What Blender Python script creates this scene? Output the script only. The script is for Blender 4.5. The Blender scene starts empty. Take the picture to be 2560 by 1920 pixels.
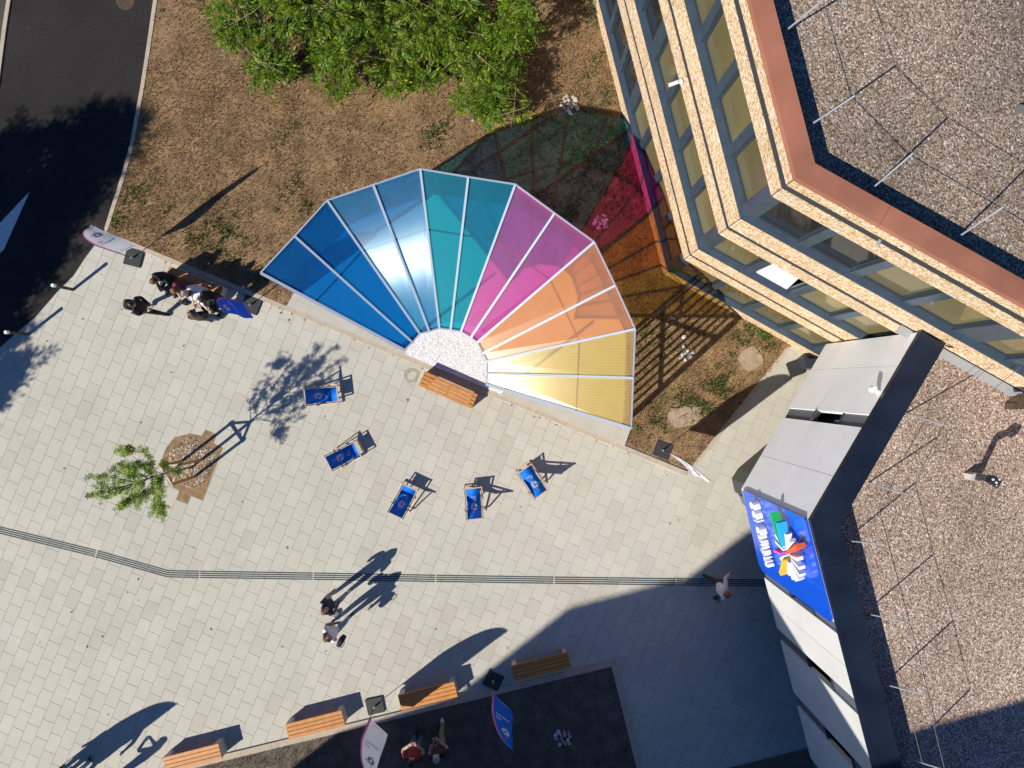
import bpy, bmesh, math, random
import numpy as np
from mathutils import Vector, Matrix
random.seed(7)
rng = np.random.default_rng(7)
R = math.radians
SC = bpy.context.scene
COL = SC.collection

# ------------------------------------------------------------------ camera, sky, sun, exposure
CAMH, FPX = 22.0, 1780.0
cam_d = bpy.data.cameras.new('drone_camera')
cam_d.sensor_width = 36.0
cam_d.lens = 36.0 * FPX / 2560.0
cam_d.clip_start, cam_d.clip_end = 0.1, 400.0
cam = bpy.data.objects.new('drone_camera', cam_d)
cam.location = (0, 0, CAMH)
COL.objects.link(cam)
SC.camera = cam
SUN_EL, SUN_AZ = R(37.4), R(38.0)          # the light travels towards (cos az, sin az)
sd = Vector((math.cos(SUN_AZ) * math.cos(SUN_EL), math.sin(SUN_AZ) * math.cos(SUN_EL), -math.sin(SUN_EL)))
world = bpy.data.worlds.new('World')
SC.world = world
world.use_nodes = True
wn = world.node_tree
bg = wn.nodes['Background']
sky = wn.nodes.new('ShaderNodeTexSky')
sky.sky_type = 'NISHITA'
sky.sun_disc = False
sky.sun_elevation = SUN_EL
to_sun = -sd
sky.sun_rotation = math.atan2(to_sun.x, to_sun.y)
sky.air_density, sky.dust_density, sky.ozone_density = 1.0, 0.3, 2.5
tint = wn.nodes.new('ShaderNodeVectorMath'); tint.operation = 'MULTIPLY'
tint.inputs[1].default_value = (.40, .82, 1.42)
wn.links.new(sky.outputs[0], tint.inputs[0]); wn.links.new(tint.outputs[0], bg.inputs[0])
bg.inputs[1].default_value = 0.052
sun_d = bpy.data.lights.new('sun', 'SUN')
sun_d.energy = 4.9
sun_d.angle = R(0.53)
sun_d.color = (1.0, 0.945, 0.83)
sun = bpy.data.objects.new('sun', sun_d)
sun.rotation_euler = sd.to_track_quat('-Z', 'Y').to_euler()
sun.location = (-30, -25, 40)
COL.objects.link(sun)
vs = SC.view_settings
vs.view_transform = 'Standard'
vs.look = 'None'
vs.exposure = 0.35
vs.gamma = 1.0
SC.render.engine = 'CYCLES'
SC.cycles.max_bounces = 8
SC.cycles.transparent_max_bounces = 16

# ------------------------------------------------------------------ helpers
def W(u, v, z=0.0):
    """the place at height z that the photograph's pixel (u, v) looks at"""
    k = (CAMH - z) / FPX
    return Vector(((u - 1280.0) * k, (960.0 - v) * k, z))

def tag(o, label=None, cat=None, group=None, kind=None):
    if label: o['label'] = label
    if cat: o['category'] = cat
    if group: o['group'] = group
    if kind: o['kind'] = kind
    return o

def empty(name, loc=(0, 0, 0), rz=0.0, label=None, cat=None, group=None, kind=None, parent=None):
    o = bpy.data.objects.new(name, None)
    o.empty_display_size = 0.2
    COL.objects.link(o)
    o.location = loc
    o.rotation_euler = (0, 0, rz)
    if parent: o.parent = parent
    return tag(o, label, cat, group, kind)

def children(o):
    return [c for c in o.children]

def copy_tree(o, parent=None):
    c = o.copy()
    COL.objects.link(c)
    c.parent = parent
    for ch in children(o):
        copy_tree(ch, c)
    return c

class MB:
    def __init__(s):
        s.v, s.f, s.m, s.uv = [], [], [], {}
    def add(s, verts, faces, mi=0):
        b = len(s.v)
        s.v.extend([tuple(p) for p in verts])
        for f in faces:
            s.f.append(tuple(i + b for i in f)); s.m.append(mi)
        return s
    def quad(s, a, b, c, d, mi=0):
        return s.add([a, b, c, d], [(0, 1, 2, 3)], mi)
    def prism(s, poly, z0, z1, mi=0):
        """poly: 2D points (either winding), extruded z0..z1"""
        n = len(poly)
        A = sum(poly[i][0] * poly[(i + 1) % n][1] - poly[(i + 1) % n][0] * poly[i][1] for i in range(n))
        if A < 0: poly = list(reversed(poly))
        vs_ = [(p[0], p[1], z0) for p in poly] + [(p[0], p[1], z1) for p in poly]
        fs = [tuple(range(n - 1, -1, -1)), tuple(range(n, 2 * n))]
        fs += [(i, (i + 1) % n, n + (i + 1) % n, n + i) for i in range(n)]
        return s.add(vs_, fs, mi)
    def box(s, c, size, rz=0.0, mi=0):
        cx, cy, cz = c; hx, hy, hz = size[0] / 2, size[1] / 2, size[2] / 2
        ca, sa = math.cos(rz), math.sin(rz)
        poly = [(cx + x * ca - y * sa, cy + x * sa + y * ca) for x, y in ((-hx, -hy), (hx, -hy), (hx, hy), (-hx, hy))]
        return s.prism(poly, cz - hz, cz + hz, mi)
    def bar(s, p0, p1, w, h, up=(0, 0, 1), mi=0):
        """rectangular bar from p0 to p1"""
        p0, p1, up = Vector(p0), Vector(p1), Vector(up)
        d = (p1 - p0).normalized()
        x = d.cross(up)
        if x.length < 1e-4: x = d.cross(Vector((1, 0, 0)))
        x.normalize(); y = x.cross(d).normalized()
        vs_ = []
        for p in (p0, p1):
            for a, b in ((-1, -1), (1, -1), (1, 1), (-1, 1)):
                vs_.append(p + x * (a * w / 2) + y * (b * h / 2))
        return s.add(vs_, [(3, 2, 1, 0), (4, 5, 6, 7), (0, 1, 5, 4), (1, 2, 6, 5), (2, 3, 7, 6), (3, 0, 4, 7)], mi)
    def tube(s, pts, r, n=8, mi=0, cap=True):
        pts = [Vector(p) for p in pts]
        rs = r if isinstance(r, (list, tuple)) else [r] * len(pts)
        rings = []
        b = len(s.v)
        ref = Vector((0.31, 0.2, 0.93)).normalized()
        for i, p in enumerate(pts):
            d = (pts[min(i + 1, len(pts) - 1)] - pts[max(i - 1, 0)]).normalized()
            x = d.cross(ref)
            if x.length < 1e-3: x = d.cross(Vector((1, 0, 0)))
            x.normalize(); y = d.cross(x)
            for k in range(n):
                a = 2 * math.pi * k / n
                s.v.append(tuple(p + (x * math.cos(a) + y * math.sin(a)) * rs[i]))
        for i in range(len(pts) - 1):
            for k in range(n):
                s.f.append((b + i * n + k, b + i * n + (k + 1) % n, b + (i + 1) * n + (k + 1) % n, b + (i + 1) * n + k)); s.m.append(mi)
        if cap:
            s.f.append(tuple(b + k for k in range(n - 1, -1, -1))); s.m.append(mi)
            e = b + (len(pts) - 1) * n
            s.f.append(tuple(e + k for k in range(n))); s.m.append(mi)
        return s
    def ball(s, c, r, nu=10, nv=7, mi=0, M=None):
        b = len(s.v)
        c = Vector(c)
        rx, ry, rz = r if isinstance(r, (tuple, list)) else (r, r, r)
        pts = [Vector((0, 0, rz))]
        for j in range(1, nv):
            t = math.pi * j / nv
            for i in range(nu):
                a = 2 * math.pi * i / nu
                pts.append(Vector((rx * math.sin(t) * math.cos(a), ry * math.sin(t) * math.sin(a), rz * math.cos(t))))
        pts.append(Vector((0, 0, -rz)))
        if M is not None: pts = [M @ p for p in pts]
        s.v.extend([tuple(c + p) for p in pts])
        for i in range(nu):
            s.f.append((b, b + 1 + i, b + 1 + (i + 1) % nu)); s.m.append(mi)
            for j in range(nv - 2):
                o = b + 1 + j * nu
                s.f.append((o + i, o + nu + i, o + nu + (i + 1) % nu, o + (i + 1) % nu)); s.m.append(mi)
            o = b + 1 + (nv - 2) * nu
            s.f.append((o + i, b + len(pts) - 1, o + (i + 1) % nu)); s.m.append(mi)
        return s
    def build(s, name, mats, parent=None, smooth=False, world=True):
        """world: vertices are world places; they are stored relative to the parent"""
        me = bpy.data.meshes.new(name)
        off = Vector((0, 0, 0))
        if parent is not None and world:
            p = parent
            while p is not None:
                off += p.location; p = p.parent
        me.from_pydata([(x - off.x, y - off.y, z - off.z) for x, y, z in s.v], [], s.f)
        if not isinstance(mats, (list, tuple)): mats = [mats]
        for m in mats: me.materials.append(m)
        if len(mats) > 1: me.polygons.foreach_set('material_index', s.m)
        if smooth: me.polygons.foreach_set('use_smooth', [True] * len(me.polygons))
        me.update()
        o = bpy.data.objects.new(name, me)
        COL.objects.link(o)
        if parent: o.parent = parent
        return o

def big_mesh(name, V, F, mats, parent=None, midx=None, off=None):
    """V (n,3) array, F (m,k) array of k-gons"""
    me = bpy.data.meshes.new(name)
    V = np.asarray(V, dtype=np.float32)
    if off is not None: V = V - np.asarray(off, dtype=np.float32)
    F = np.asarray(F, dtype=np.int32)
    m, k = F.shape
    me.vertices.add(len(V)); me.vertices.foreach_set('co', V.ravel())
    me.loops.add(m * k); me.loops.foreach_set('vertex_index', F.ravel())
    me.polygons.add(m)
    me.polygons.foreach_set('loop_start', np.arange(0, m * k, k, dtype=np.int32))
    me.polygons.foreach_set('loop_total', np.full(m, k, dtype=np.int32))
    for mt in (mats if isinstance(mats, (list, tuple)) else [mats]): me.materials.append(mt)
    if midx is not None: me.polygons.foreach_set('material_index', np.asarray(midx, dtype=np.int32))
    me.polygons.foreach_set('use_smooth', np.zeros(m, dtype=bool))
    me.update(calc_edges=True)
    o = bpy.data.objects.new(name, me)
    COL.objects.link(o)
    if parent: o.parent = parent
    return o

def in_poly(P, poly):
    P = np.asarray(P); x, y = P[:, 0], P[:, 1]
    c = np.zeros(len(P), bool)
    n = len(poly)
    for i in range(n):
        x0, y0 = poly[i][0], poly[i][1]; x1, y1 = poly[(i + 1) % n][0], poly[(i + 1) % n][1]
        t = ((y0 > y) != (y1 > y)) & (x < (x1 - x0) * (y - y0) / (y1 - y0 + 1e-12) + x0)
        c ^= t
    return c

def pix(poly, z=0.0):
    return [tuple(W(u, v, z)[:2]) for u, v in poly]

# ------------------------------------------------------------------ materials
def mat(name, col, rough=0.6, metal=0.0, var=0.0, vscale=3.0, bump=0.0, bscale=60.0, spec=0.5, isl=0.0, coat=0.0, obj=0.0, detail=4.0):
    m = bpy.data.materials.new(name)
    m.use_nodes = True
    nt = m.node_tree; N, L = nt.nodes, nt.links
    b = N['Principled BSDF']
    b.inputs['Base Color'].default_value = (*col, 1)
    b.inputs['Roughness'].default_value = rough
    b.inputs['Metallic'].default_value = metal
    b.inputs['Specular IOR Level'].default_value = spec
    b.inputs['Coat Weight'].default_value = coat
    tc = N.new('ShaderNodeTexCoord')
    val = None
    def scaled(sock, amount):
        a = N.new('ShaderNodeMath'); a.operation = 'MULTIPLY_ADD'
        L.new(sock, a.inputs[0]); a.inputs[1].default_value = 2 * amount; a.inputs[2].default_value = 1 - amount
        return a.outputs[0]
    def mul(x, y):
        if x is None: return y
        a = N.new('ShaderNodeMath'); a.operation = 'MULTIPLY'
        L.new(x, a.inputs[0]); L.new(y, a.inputs[1]); return a.outputs[0]
    if var:
        n = N.new('ShaderNodeTexNoise'); n.inputs['Scale'].default_value = vscale; n.inputs['Detail'].default_value = detail
        L.new(tc.outputs['Object'], n.inputs['Vector'])
        mr = N.new('ShaderNodeMapRange'); mr.inputs[1].default_value = 0.3; mr.inputs[2].default_value = 0.7
        L.new(n.outputs['Fac'], mr.inputs[0])
        val = mul(val, scaled(mr.outputs[0], var))
    if isl:
        g = N.new('ShaderNodeNewGeometry'); val = mul(val, scaled(g.outputs['Random Per Island'], isl))
    if obj:
        g = N.new('ShaderNodeObjectInfo'); val = mul(val, scaled(g.outputs['Random'], obj))
    if val is not None:
        mx = N.new('ShaderNodeVectorMath'); mx.operation = 'SCALE'
        mx.inputs[0].default_value = col
        L.new(val, mx.inputs['Scale']); L.new(mx.outputs[0], b.inputs['Base Color'])
    if bump:
        n = N.new('ShaderNodeTexNoise'); n.inputs['Scale'].default_value = bscale; n.inputs['Detail'].default_value = 3
        L.new(tc.outputs['Object'], n.inputs['Vector'])
        bp = N.new('ShaderNodeBump'); bp.inputs['Strength'].default_value = bump; bp.inputs['Distance'].default_value = 0.02
        L.new(n.outputs['Fac'], bp.inputs['Height']); L.new(bp.outputs[0], b.inputs['Normal'])
    return m

def speckle(name, stops, scale, rough=0.85, bump=0.6, big=0.0, bigscale=0.8, dist=0.02):
    """little stones: random colour per cell"""
    m = bpy.data.materials.new(name); m.use_nodes = True
    nt = m.node_tree; N, L = nt.nodes, nt.links
    b = N['Principled BSDF']; b.inputs['Roughness'].default_value = rough; b.inputs['Specular IOR Level'].default_value = 0.3
    tc = N.new('ShaderNodeTexCoord')
    v = N.new('ShaderNodeTexVoronoi'); v.inputs['Scale'].default_value = scale
    L.new(tc.outputs['Object'], v.inputs['Vector'])
    sp = N.new('ShaderNodeSeparateColor'); L.new(v.outputs['Color'], sp.inputs[0])
    r = N.new('ShaderNodeValToRGB')
    el = r.color_ramp.elements
    el[0].position, el[0].color = stops[0][0], (*stops[0][1], 1)
    el[1].position, el[1].color = stops[-1][0], (*stops[-1][1], 1)
    for p, c in stops[1:-1]:
        e = el.new(p); e.color = (*c, 1)
    L.new(sp.outputs[0], r.inputs[0])
    out = r.outputs[0]
    if big:
        n = N.new('ShaderNodeTexNoise'); n.inputs['Scale'].default_value = bigscale; n.inputs['Detail'].default_value = 6
        L.new(tc.outputs['Object'], n.inputs['Vector'])
        mr = N.new('ShaderNodeMapRange'); mr.inputs[1].default_value = 0.3; mr.inputs[2].default_value = 0.7
        mr.inputs[3].default_value = 1 - big; mr.inputs[4].default_value = 1 + big * 0.6
        L.new(n.outputs['Fac'], mr.inputs[0])
        mx = N.new('ShaderNodeVectorMath'); mx.operation = 'SCALE'
        L.new(out, mx.inputs[0]); L.new(mr.outputs[0], mx.inputs['Scale']); out = mx.outputs[0]
    L.new(out, b.inputs['Base Color'])
    if bump:
        bp = N.new('ShaderNodeBump'); bp.inputs['Strength'].default_value = bump; bp.inputs['Distance'].default_value = dist
        bp.invert = True
        L.new(v.outputs['Distance'], bp.inputs['Height']); L.new(bp.outputs[0], b.inputs['Normal'])
    return m

def ramp_island(name, stops, rough=0.7, trans=0.0, noise=None, spec=0.3):
    """colour picked per loose piece (leaf, blade, slab); objects of one piece each are told apart too"""
    m = bpy.data.materials.new(name); m.use_nodes = True
    nt = m.node_tree; N, L = nt.nodes, nt.links
    b = N['Principled BSDF']; b.inputs['Roughness'].default_value = rough; b.inputs['Specular IOR Level'].default_value = spec
    g = N.new('ShaderNodeNewGeometry'); oi = N.new('ShaderNodeObjectInfo')
    ad = N.new('ShaderNodeMath'); ad.operation = 'ADD'
    L.new(g.outputs['Random Per Island'], ad.inputs[0]); L.new(oi.outputs['Random'], ad.inputs[1])
    fr = N.new('ShaderNodeMath'); fr.operation = 'FRACT'; L.new(ad.outputs[0], fr.inputs[0])
    r = N.new('ShaderNodeValToRGB'); el = r.color_ramp.elements
    el[0].position, el[0].color = stops[0][0], (*stops[0][1], 1)
    el[1].position, el[1].color = stops[-1][0], (*stops[-1][1], 1)
    for p, c in stops[1:-1]:
        e = el.new(p); e.color = (*c, 1)
    L.new(fr.outputs[0], r.inputs[0])
    out = r.outputs[0]
    if noise:
        tc = N.new('ShaderNodeTexCoord')
        for sc_, am in noise:
            n = N.new('ShaderNodeTexNoise'); n.inputs['Scale'].default_value = sc_; n.inputs['Detail'].default_value = 5
            L.new(g.outputs['Position'], n.inputs['Vector'])
            mr = N.new('ShaderNodeMapRange'); mr.inputs[1].default_value = 0.3; mr.inputs[2].default_value = 0.7
            mr.inputs[3].default_value = 1 - am; mr.inputs[4].default_value = 1 + am
            L.new(n.outputs['Fac'], mr.inputs[0])
            mx = N.new('ShaderNodeVectorMath'); mx.operation = 'SCALE'
            L.new(out, mx.inputs[0]); L.new(mr.outputs[0], mx.inputs['Scale']); out = mx.outputs[0]
    L.new(out, b.inputs['Base Color'])
    if trans:
        t = N.new('ShaderNodeBsdfTranslucent'); L.new(out, t.inputs[0])
        mxs = N.new('ShaderNodeMixShader'); mxs.inputs[0].default_value = trans
        L.new(b.outputs[0], mxs.inputs[1]); L.new(t.outputs[0], mxs.inputs[2])
        L.new(mxs.outputs[0], N['Material Output'].inputs[0])
    return m

def polycarb(name, tint, haze, gloss=0.06, rough=0.3, aniso=0.0, milk=.15, flute=.01):
    """multiwall sheet: lets coloured light through, a little milky, fluted along its length (uv.x in metres)"""
    m = bpy.data.materials.new(name); m.use_nodes = True
    nt = m.node_tree; N, L = nt.nodes, nt.links
    N.remove(N['Principled BSDF'])
    t = N.new('ShaderNodeBsdfTransparent'); t.inputs[0].default_value = (*[math.sqrt(c) for c in tint], 1)
    d = N.new('ShaderNodeBsdfDiffuse'); d.inputs[0].default_value = (*haze, 1)
    tl = N.new('ShaderNodeBsdfTranslucent'); tl.inputs[0].default_value = (*tint, 1)
    g = N.new('ShaderNodeBsdfAnisotropic'); g.inputs['Roughness'].default_value = rough
    g.inputs['Color'].default_value = (0.95, 0.97, 1, 1)
    g.inputs['Anisotropy'].default_value = aniso
    at = N.new('ShaderNodeAttribute'); at.attribute_name = 'across'
    L.new(at.outputs['Vector'], g.inputs['Tangent'])
    uv = N.new('ShaderNodeUVMap'); uv.uv_map = 'uv'
    sx = N.new('ShaderNodeSeparateXYZ'); L.new(uv.outputs[0], sx.inputs[0])
    mu = N.new('ShaderNodeMath'); mu.operation = 'MULTIPLY'; L.new(sx.outputs[0], mu.inputs[0]); mu.inputs[1].default_value = 2 * math.pi / 0.075
    sn = N.new('ShaderNodeMath'); sn.operation = 'SINE'; L.new(mu.outputs[0], sn.inputs[0])
    no = N.new('ShaderNodeTexNoise'); no.inputs['Scale'].default_value = 1.3; no.inputs['Detail'].default_value = 7
    L.new(uv.outputs[0], no.inputs['Vector'])
    mr = N.new('ShaderNodeMapRange'); mr.inputs[1].default_value = .35; mr.inputs[2].default_value = .75
    mr.inputs[3].default_value = milk * .85; mr.inputs[4].default_value = milk * 1.25
    L.new(no.outputs['Fac'], mr.inputs[0])
    mk = N.new('ShaderNodeMath'); mk.operation = 'MULTIPLY_ADD'; L.new(sn.outputs[0], mk.inputs[0]); mk.inputs[1].default_value = flute; L.new(mr.outputs[0], mk.inputs[2])
    a = N.new('ShaderNodeMixShader'); a.inputs[0].default_value = 0.45; L.new(d.outputs[0], a.inputs[1]); L.new(tl.outputs[0], a.inputs[2])
    b = N.new('ShaderNodeMixShader'); L.new(mk.outputs[0], b.inputs[0]); L.new(t.outputs[0], b.inputs[1]); L.new(a.outputs[0], b.inputs[2])
    c = N.new('ShaderNodeMixShader'); c.inputs[0].default_value = gloss; L.new(b.outputs[0], c.inputs[1]); L.new(g.outputs[0], c.inputs[2])
    L.new(c.outputs[0], N['Material Output'].inputs[0])
    return m

def ribbed(name, col, freq, axis, rough=0.5, metal=0.0, strength=0.5):
    """metal sheet with fine ribs along one object axis direction (unit vector)"""
    m = mat(name, col, rough, metal, var=0.04, vscale=1.2)
    nt = m.node_tree; N, L = nt.nodes, nt.links
    tc = N.new('ShaderNodeTexCoord'); vm = N.new('ShaderNodeVectorMath'); vm.operation = 'DOT_PRODUCT'
    L.new(tc.outputs['Object'], vm.inputs[0]); vm.inputs[1].default_value = axis
    mu = N.new('ShaderNodeMath'); mu.operation = 'MULTIPLY'; L.new(vm.outputs['Value'], mu.inputs[0]); mu.inputs[1].default_value = freq * 2 * math.pi
    sn = N.new('ShaderNodeMath'); sn.operation = 'SINE'; L.new(mu.outputs[0], sn.inputs[0])
    bp = N.new('ShaderNodeBump'); bp.inputs['Strength'].default_value = strength; bp.inputs['Distance'].default_value = 0.006
    L.new(sn.outputs[0], bp.inputs['Height']); L.new(bp.outputs[0], N['Principled BSDF'].inputs['Normal'])
    return m

M = {}
M['slab'] = ramp_island('concrete_slab', [(0, (.488, .462, .395)), (.25, (.47, .45, .385)), (.5, (.498, .472, .402)), (.75, (.482, .462, .40)), (.93, (.462, .432, .365)), (1, (.448, .42, .355))], rough=.8, noise=[(1.1, .05), (260, .06), (.12, .05)])
M['joint'] = mat('joint_sand', (.2, .185, .155), .95)
M['kerb'] = mat('kerb_stone', (.43, .36, .28), .85, var=.07, vscale=6, isl=.05, obj=.05)
M['asphalt'] = speckle('asphalt', [(0, (.016, .0145, .0135)), (.6, (.024, .021, .0195)), (.97, (.034, .030, .027)), (1, (.06, .05, .045))], 70, .9, .2, big=.45, bigscale=.4)
M['roadpaint'] = mat('white_road_paint', (.68, .68, .66), .7, var=.12, vscale=9)
M['soil'] = mat('dry_soil', (.25, .158, .08), .95, var=.35, vscale=1.7, bump=.9, bscale=25, detail=9)
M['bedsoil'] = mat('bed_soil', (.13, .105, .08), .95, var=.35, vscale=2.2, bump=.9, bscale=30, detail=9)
M['straw'] = ramp_island('straw', [(0, (.09, .052, .022)), (.28, (.25, .155, .07)), (.55, (.40, .265, .135)), (.8, (.58, .42, .24)), (.9, (.17, .11, .042)), (.97, (.10, .125, .03)), (1, (.44, .20, .075))], .85, .15)
M['weed'] = ramp_island('weed_leaf', [(0, (.05, .11, .018)), (.5, (.085, .17, .03)), (1, (.14, .21, .05))], .6, .3)
M['leaf'] = ramp_island('shrub_leaf', [(0, (.025, .06, .006)), (.35, (.065, .145, .008)), (.7, (.14, .25, .012)), (.92, (.28, .37, .015)), (1, (.40, .29, .03))], .5, .3)
M['treeleaf'] = ramp_island('tree_leaf', [(0, (.10, .17, .02)), (.4, (.19, .31, .04)), (.8, (.30, .42, .07)), (.95, (.42, .40, .10)), (1, (.25, .16, .07))], .55, .3)
M['bark'] = mat('bark', (.17, .125, .09), .9, var=.3, vscale=18)
M['twig'] = mat('dry_twig', (.36, .29, .2), .9, var=.2, vscale=12)
M['stake'] = mat('round_wood_stake', (.46, .28, .10), .8, var=.2, vscale=9)
M['rail'] = mat('grey_wood_rail', (.58, .50, .41), .8, var=.15, vscale=12)
M['mulch'] = speckle('stone_mulch', [(0, (.12, .07, .035)), (.35, (.26, .16, .08)), (.65, (.34, .24, .15)), (.88, (.44, .38, .32)), (1, (.68, .65, .6))], 30, .9, .9, big=.3, bigscale=2.5)
M['pitsoil'] = mat('pit_soil', (.26, .165, .085), .95, var=.3, vscale=7, bump=.8, bscale=40)
M['pebble'] = speckle('pebbledash', [(0, (.40, .19, .06)), (.2, (.55, .35, .16)), (.45, (.62, .46, .28)), (.75, (.66, .53, .37)), (1, (.76, .69, .59))], 27, .85, .6, big=.12, bigscale=1.5)
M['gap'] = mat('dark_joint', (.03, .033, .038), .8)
M['bluemetal'] = mat('blue_grey_metal', (.085, .125, .17), .34, .55, var=.12, vscale=3)
M['framemetal'] = mat('dark_frame', (.05, .065, .085), .4, .4)
M['pane'] = mat('tinted_glass', (.31, .262, .125), .09, .5, var=.15, vscale=.8, obj=.28)
M['darkpane'] = mat('dark_glass', (.05, .055, .06), .05, .6)
M['coping'] = mat('terracotta_coping', (.33, .135, .082), .5, .0, var=.2, vscale=1.1, spec=.4, detail=8)
M['roofgravel'] = speckle('roof_gravel', [(0, (.06, .045, .035)), (.22, (.17, .12, .085)), (.5, (.28, .205, .145)), (.75, (.36, .275, .205)), (.92, (.48, .39, .32)), (1, (.70, .63, .56))], 42, .9, .6, big=.3, bigscale=.45, dist=.015)
M['pinkgravel'] = speckle('pinkish_roof_gravel', [(0, (.075, .052, .042)), (.2, (.215, .148, .112)), (.5, (.355, .255, .195)), (.75, (.45, .34, .27)), (.92, (.60, .49, .42)), (1, (.8, .72, .66))], 42, .9, .6, big=.25, bigscale=.5, dist=.015)
M['galv'] = mat('galvanised_steel', (.5, .53, .57), .5, .4)
M['wire'] = mat('steel_wire', (.16, .15, .15), .8)
M['alu'] = mat('white_aluminium', (.50, .56, .66), .35, .35)
M['beam'] = mat('pavilion_timber', (.26, .14, .085), .7, var=.15, vscale=8)
M['concrete'] = mat('pale_concrete', (.47, .445, .385), .85, var=.06, vscale=2.5, bump=.15, bscale=80)
M['whitegravel'] = speckle('white_gravel', [(0, (.42, .42, .42)), (.15, (.62, .62, .61)), (.6, (.74, .74, .73)), (1, (.84, .84, .84))], 34, .85, .5)
M['wood'] = mat('bench_wood', (.50, .205, .045), .55, var=.16, vscale=5, obj=.12)
M['benchleg'] = mat('bench_concrete', (.48, .46, .42), .8, var=.08, vscale=9)
M['black'] = mat('matt_black', (.022, .023, .025), .55)
M['rubber'] = mat('black_rubber_plate', (.028, .029, .031), .7, var=.25, vscale=14)
M['white'] = mat('white_plastic', (.78, .78, .78), .45)
M['deckwood'] = mat('deckchair_beech', (.56, .40, .26), .55, var=.12, vscale=11)
M['canvas'] = ramp_island('blue_canvas', [(0, (.004, .205, .80)), (1, (.004, .205, .80))], .7, .25)
M['flagblue'] = ramp_island('blue_flag_cloth', [(0, (.005, .17, .74)), (1, (.005, .17, .74))], .6, .35)
M['flagwhite'] = ramp_island('white_flag_cloth', [(0, (.74, .75, .80)), (1, (.74, .75, .80))], .65, .35)
M['pink'] = mat('pink_hem', (.62, .12, .52), .6)
M['navyprint'] = mat('navy_print', (.01, .05, .28), .6)
M['whiteprint'] = mat('white_print', (.82, .83, .85), .6)
M['orangeprint'] = mat('orange_print', (.86, .13, .03), .55)
M['yellowprint'] = mat('yellow_print', (.80, .47, .02), .55)
M['magentaprint'] = mat('magenta_print', (.72, .10, .48), .55)
M['tealprint'] = mat('teal_print', (.01, .36, .22), .55)
M['skyprint'] = mat('sky_blue_print', (.02, .37, .78), .55)
M['greenprint'] = mat('green_print', (.01, .42, .10), .55)
M['signblue'] = mat('gloss_blue_sign', (.003, .085, .66), .3, var=.03, vscale=1, coat=.3)
M['blackmetal'] = mat('black_coping', (.010, .016, .032), .38, .1, var=.3, vscale=1.3)
M['stripe'] = mat('dark_guide_strip', (.022, .045, .055), .7)
M['stonew'] = mat('pale_stone', (.50, .47, .43), .85, var=.2, vscale=9, obj=.3)
M['cover'] = mat('old_concrete_cover', (.34, .25, .175), .9, var=.2, vscale=7, bump=.4, bscale=60)
M['iron'] = mat('rusty_iron', (.075, .048, .03), .9, var=.5, vscale=26)
M['stain'] = mat('damp_stain', (.31, .29, .22), .75, var=.15, vscale=10)
M['litter'] = ramp_island('dead_leaf', [(0, (.18, .07, .03)), (.5, (.30, .14, .06)), (1, (.42, .26, .12))], .8)
M['groundbase'] = mat('distant_ground', (.06, .052, .042), .95, var=.3, vscale=.3)
M['render'] = mat('pale_render', (.5, .46, .40), .85, var=.06, vscale=1)

# ------------------------------------------------------------------ ground, road, paving
tag(MB().box((0, 0, -0.13), (260, 260, 0.1)).build('ground', M['groundbase']), kind='structure')
ROAD_R = [(392, -60), (385, 0), (375, 70), (363.5, 148), (352, 222), (340, 288), (326.6, 361.6), (313, 412), (295.5, 470.5), (280, 517), (262, 575), (240, 608), (216, 640), (183, 690), (150, 722), (89, 792), (39, 834), (0, 869), (-90, 935), (-220, 1010), (-420, 1080)]
ROAD_L = [(-420, 860), (-150, 600), (-60, 420), (0, 210), (17.5, 78), (29, 0), (36, -60)]
road = MB().prism(pix([(u, v) for u, v in ROAD_R] + ROAD_L + [(30, -700), (430, -700)][:0]), -0.2, 0.006).build('road', M['asphalt'])
tag(road, kind='structure')
tag(MB().prism(pix([(36, -60), (392, -60), (440, -900), (60, -900)]), -0.2, 0.0055).build('road', M['asphalt']), kind='structure')
tag(MB().prism(pix([(74, 480), (10, 624), (-30, 660), (-60, 610), (0, 558)]), 0.0, 0.0105).build('road_marking', M['roadpaint']), kind='structure')

# paving field: 60 x 40 cm slabs in half bond, on a sand bed
tag(MB().prism(pix([(-450, 560), (258, 560), (362, 626), (1712, 1186), (1980, 850), (2500, 1200), (2700, 2500), (-450, 2500)]), -0.08, -0.034).build('sand_bed', M['joint']), kind='structure')
paving = empty('paving', kind='structure')
O0 = Vector((706.7, 1182.5)); ad_ = Vector((-.3875, .9219)); wd_ = Vector((.9219, .3875))
PA, PW = 47.0, 31.43
plaza = pix(ROAD_R[10:] + [(-420, 2330), (2300, 2330), (2300, 1150), (1985, 868), (1716, 1184), (360, 624)])
bed_hole = pix([(60, 2030), (1527, 1672), (1590, 1935), (1660, 2400), (60, 2400)])
bed2_hole = pix([(1825, 1932), (2017, 1884), (2060, 2060), (1850, 2100)])
GJ = 0.004
ang_slab = math.atan2(-wd_.y, wd_.x)
slabs = []
for iw in range(-60, 60):
    for ia in range(-50, 60):
        c = O0 + wd_ * ((iw + .5) * PW) + ad_ * ((ia + .5 + (.5 if iw % 2 else 0)) * PA)
        if -330 < c.x < 2350 and 500 < c.y < 2250:
            slabs.append(c)
P = np.array([W(c.x, c.y)[:2] for c in slabs])
hl, hw = PA * CAMH / FPX / 2 - GJ / 2, PW * CAMH / FPX / 2 - GJ / 2
ax = np.array([math.cos(ang_slab), math.sin(ang_slab)]); ay = np.array([-ax[1], ax[0]])
keep = np.zeros(len(P), bool); under = np.ones(len(P), bool)
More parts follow.
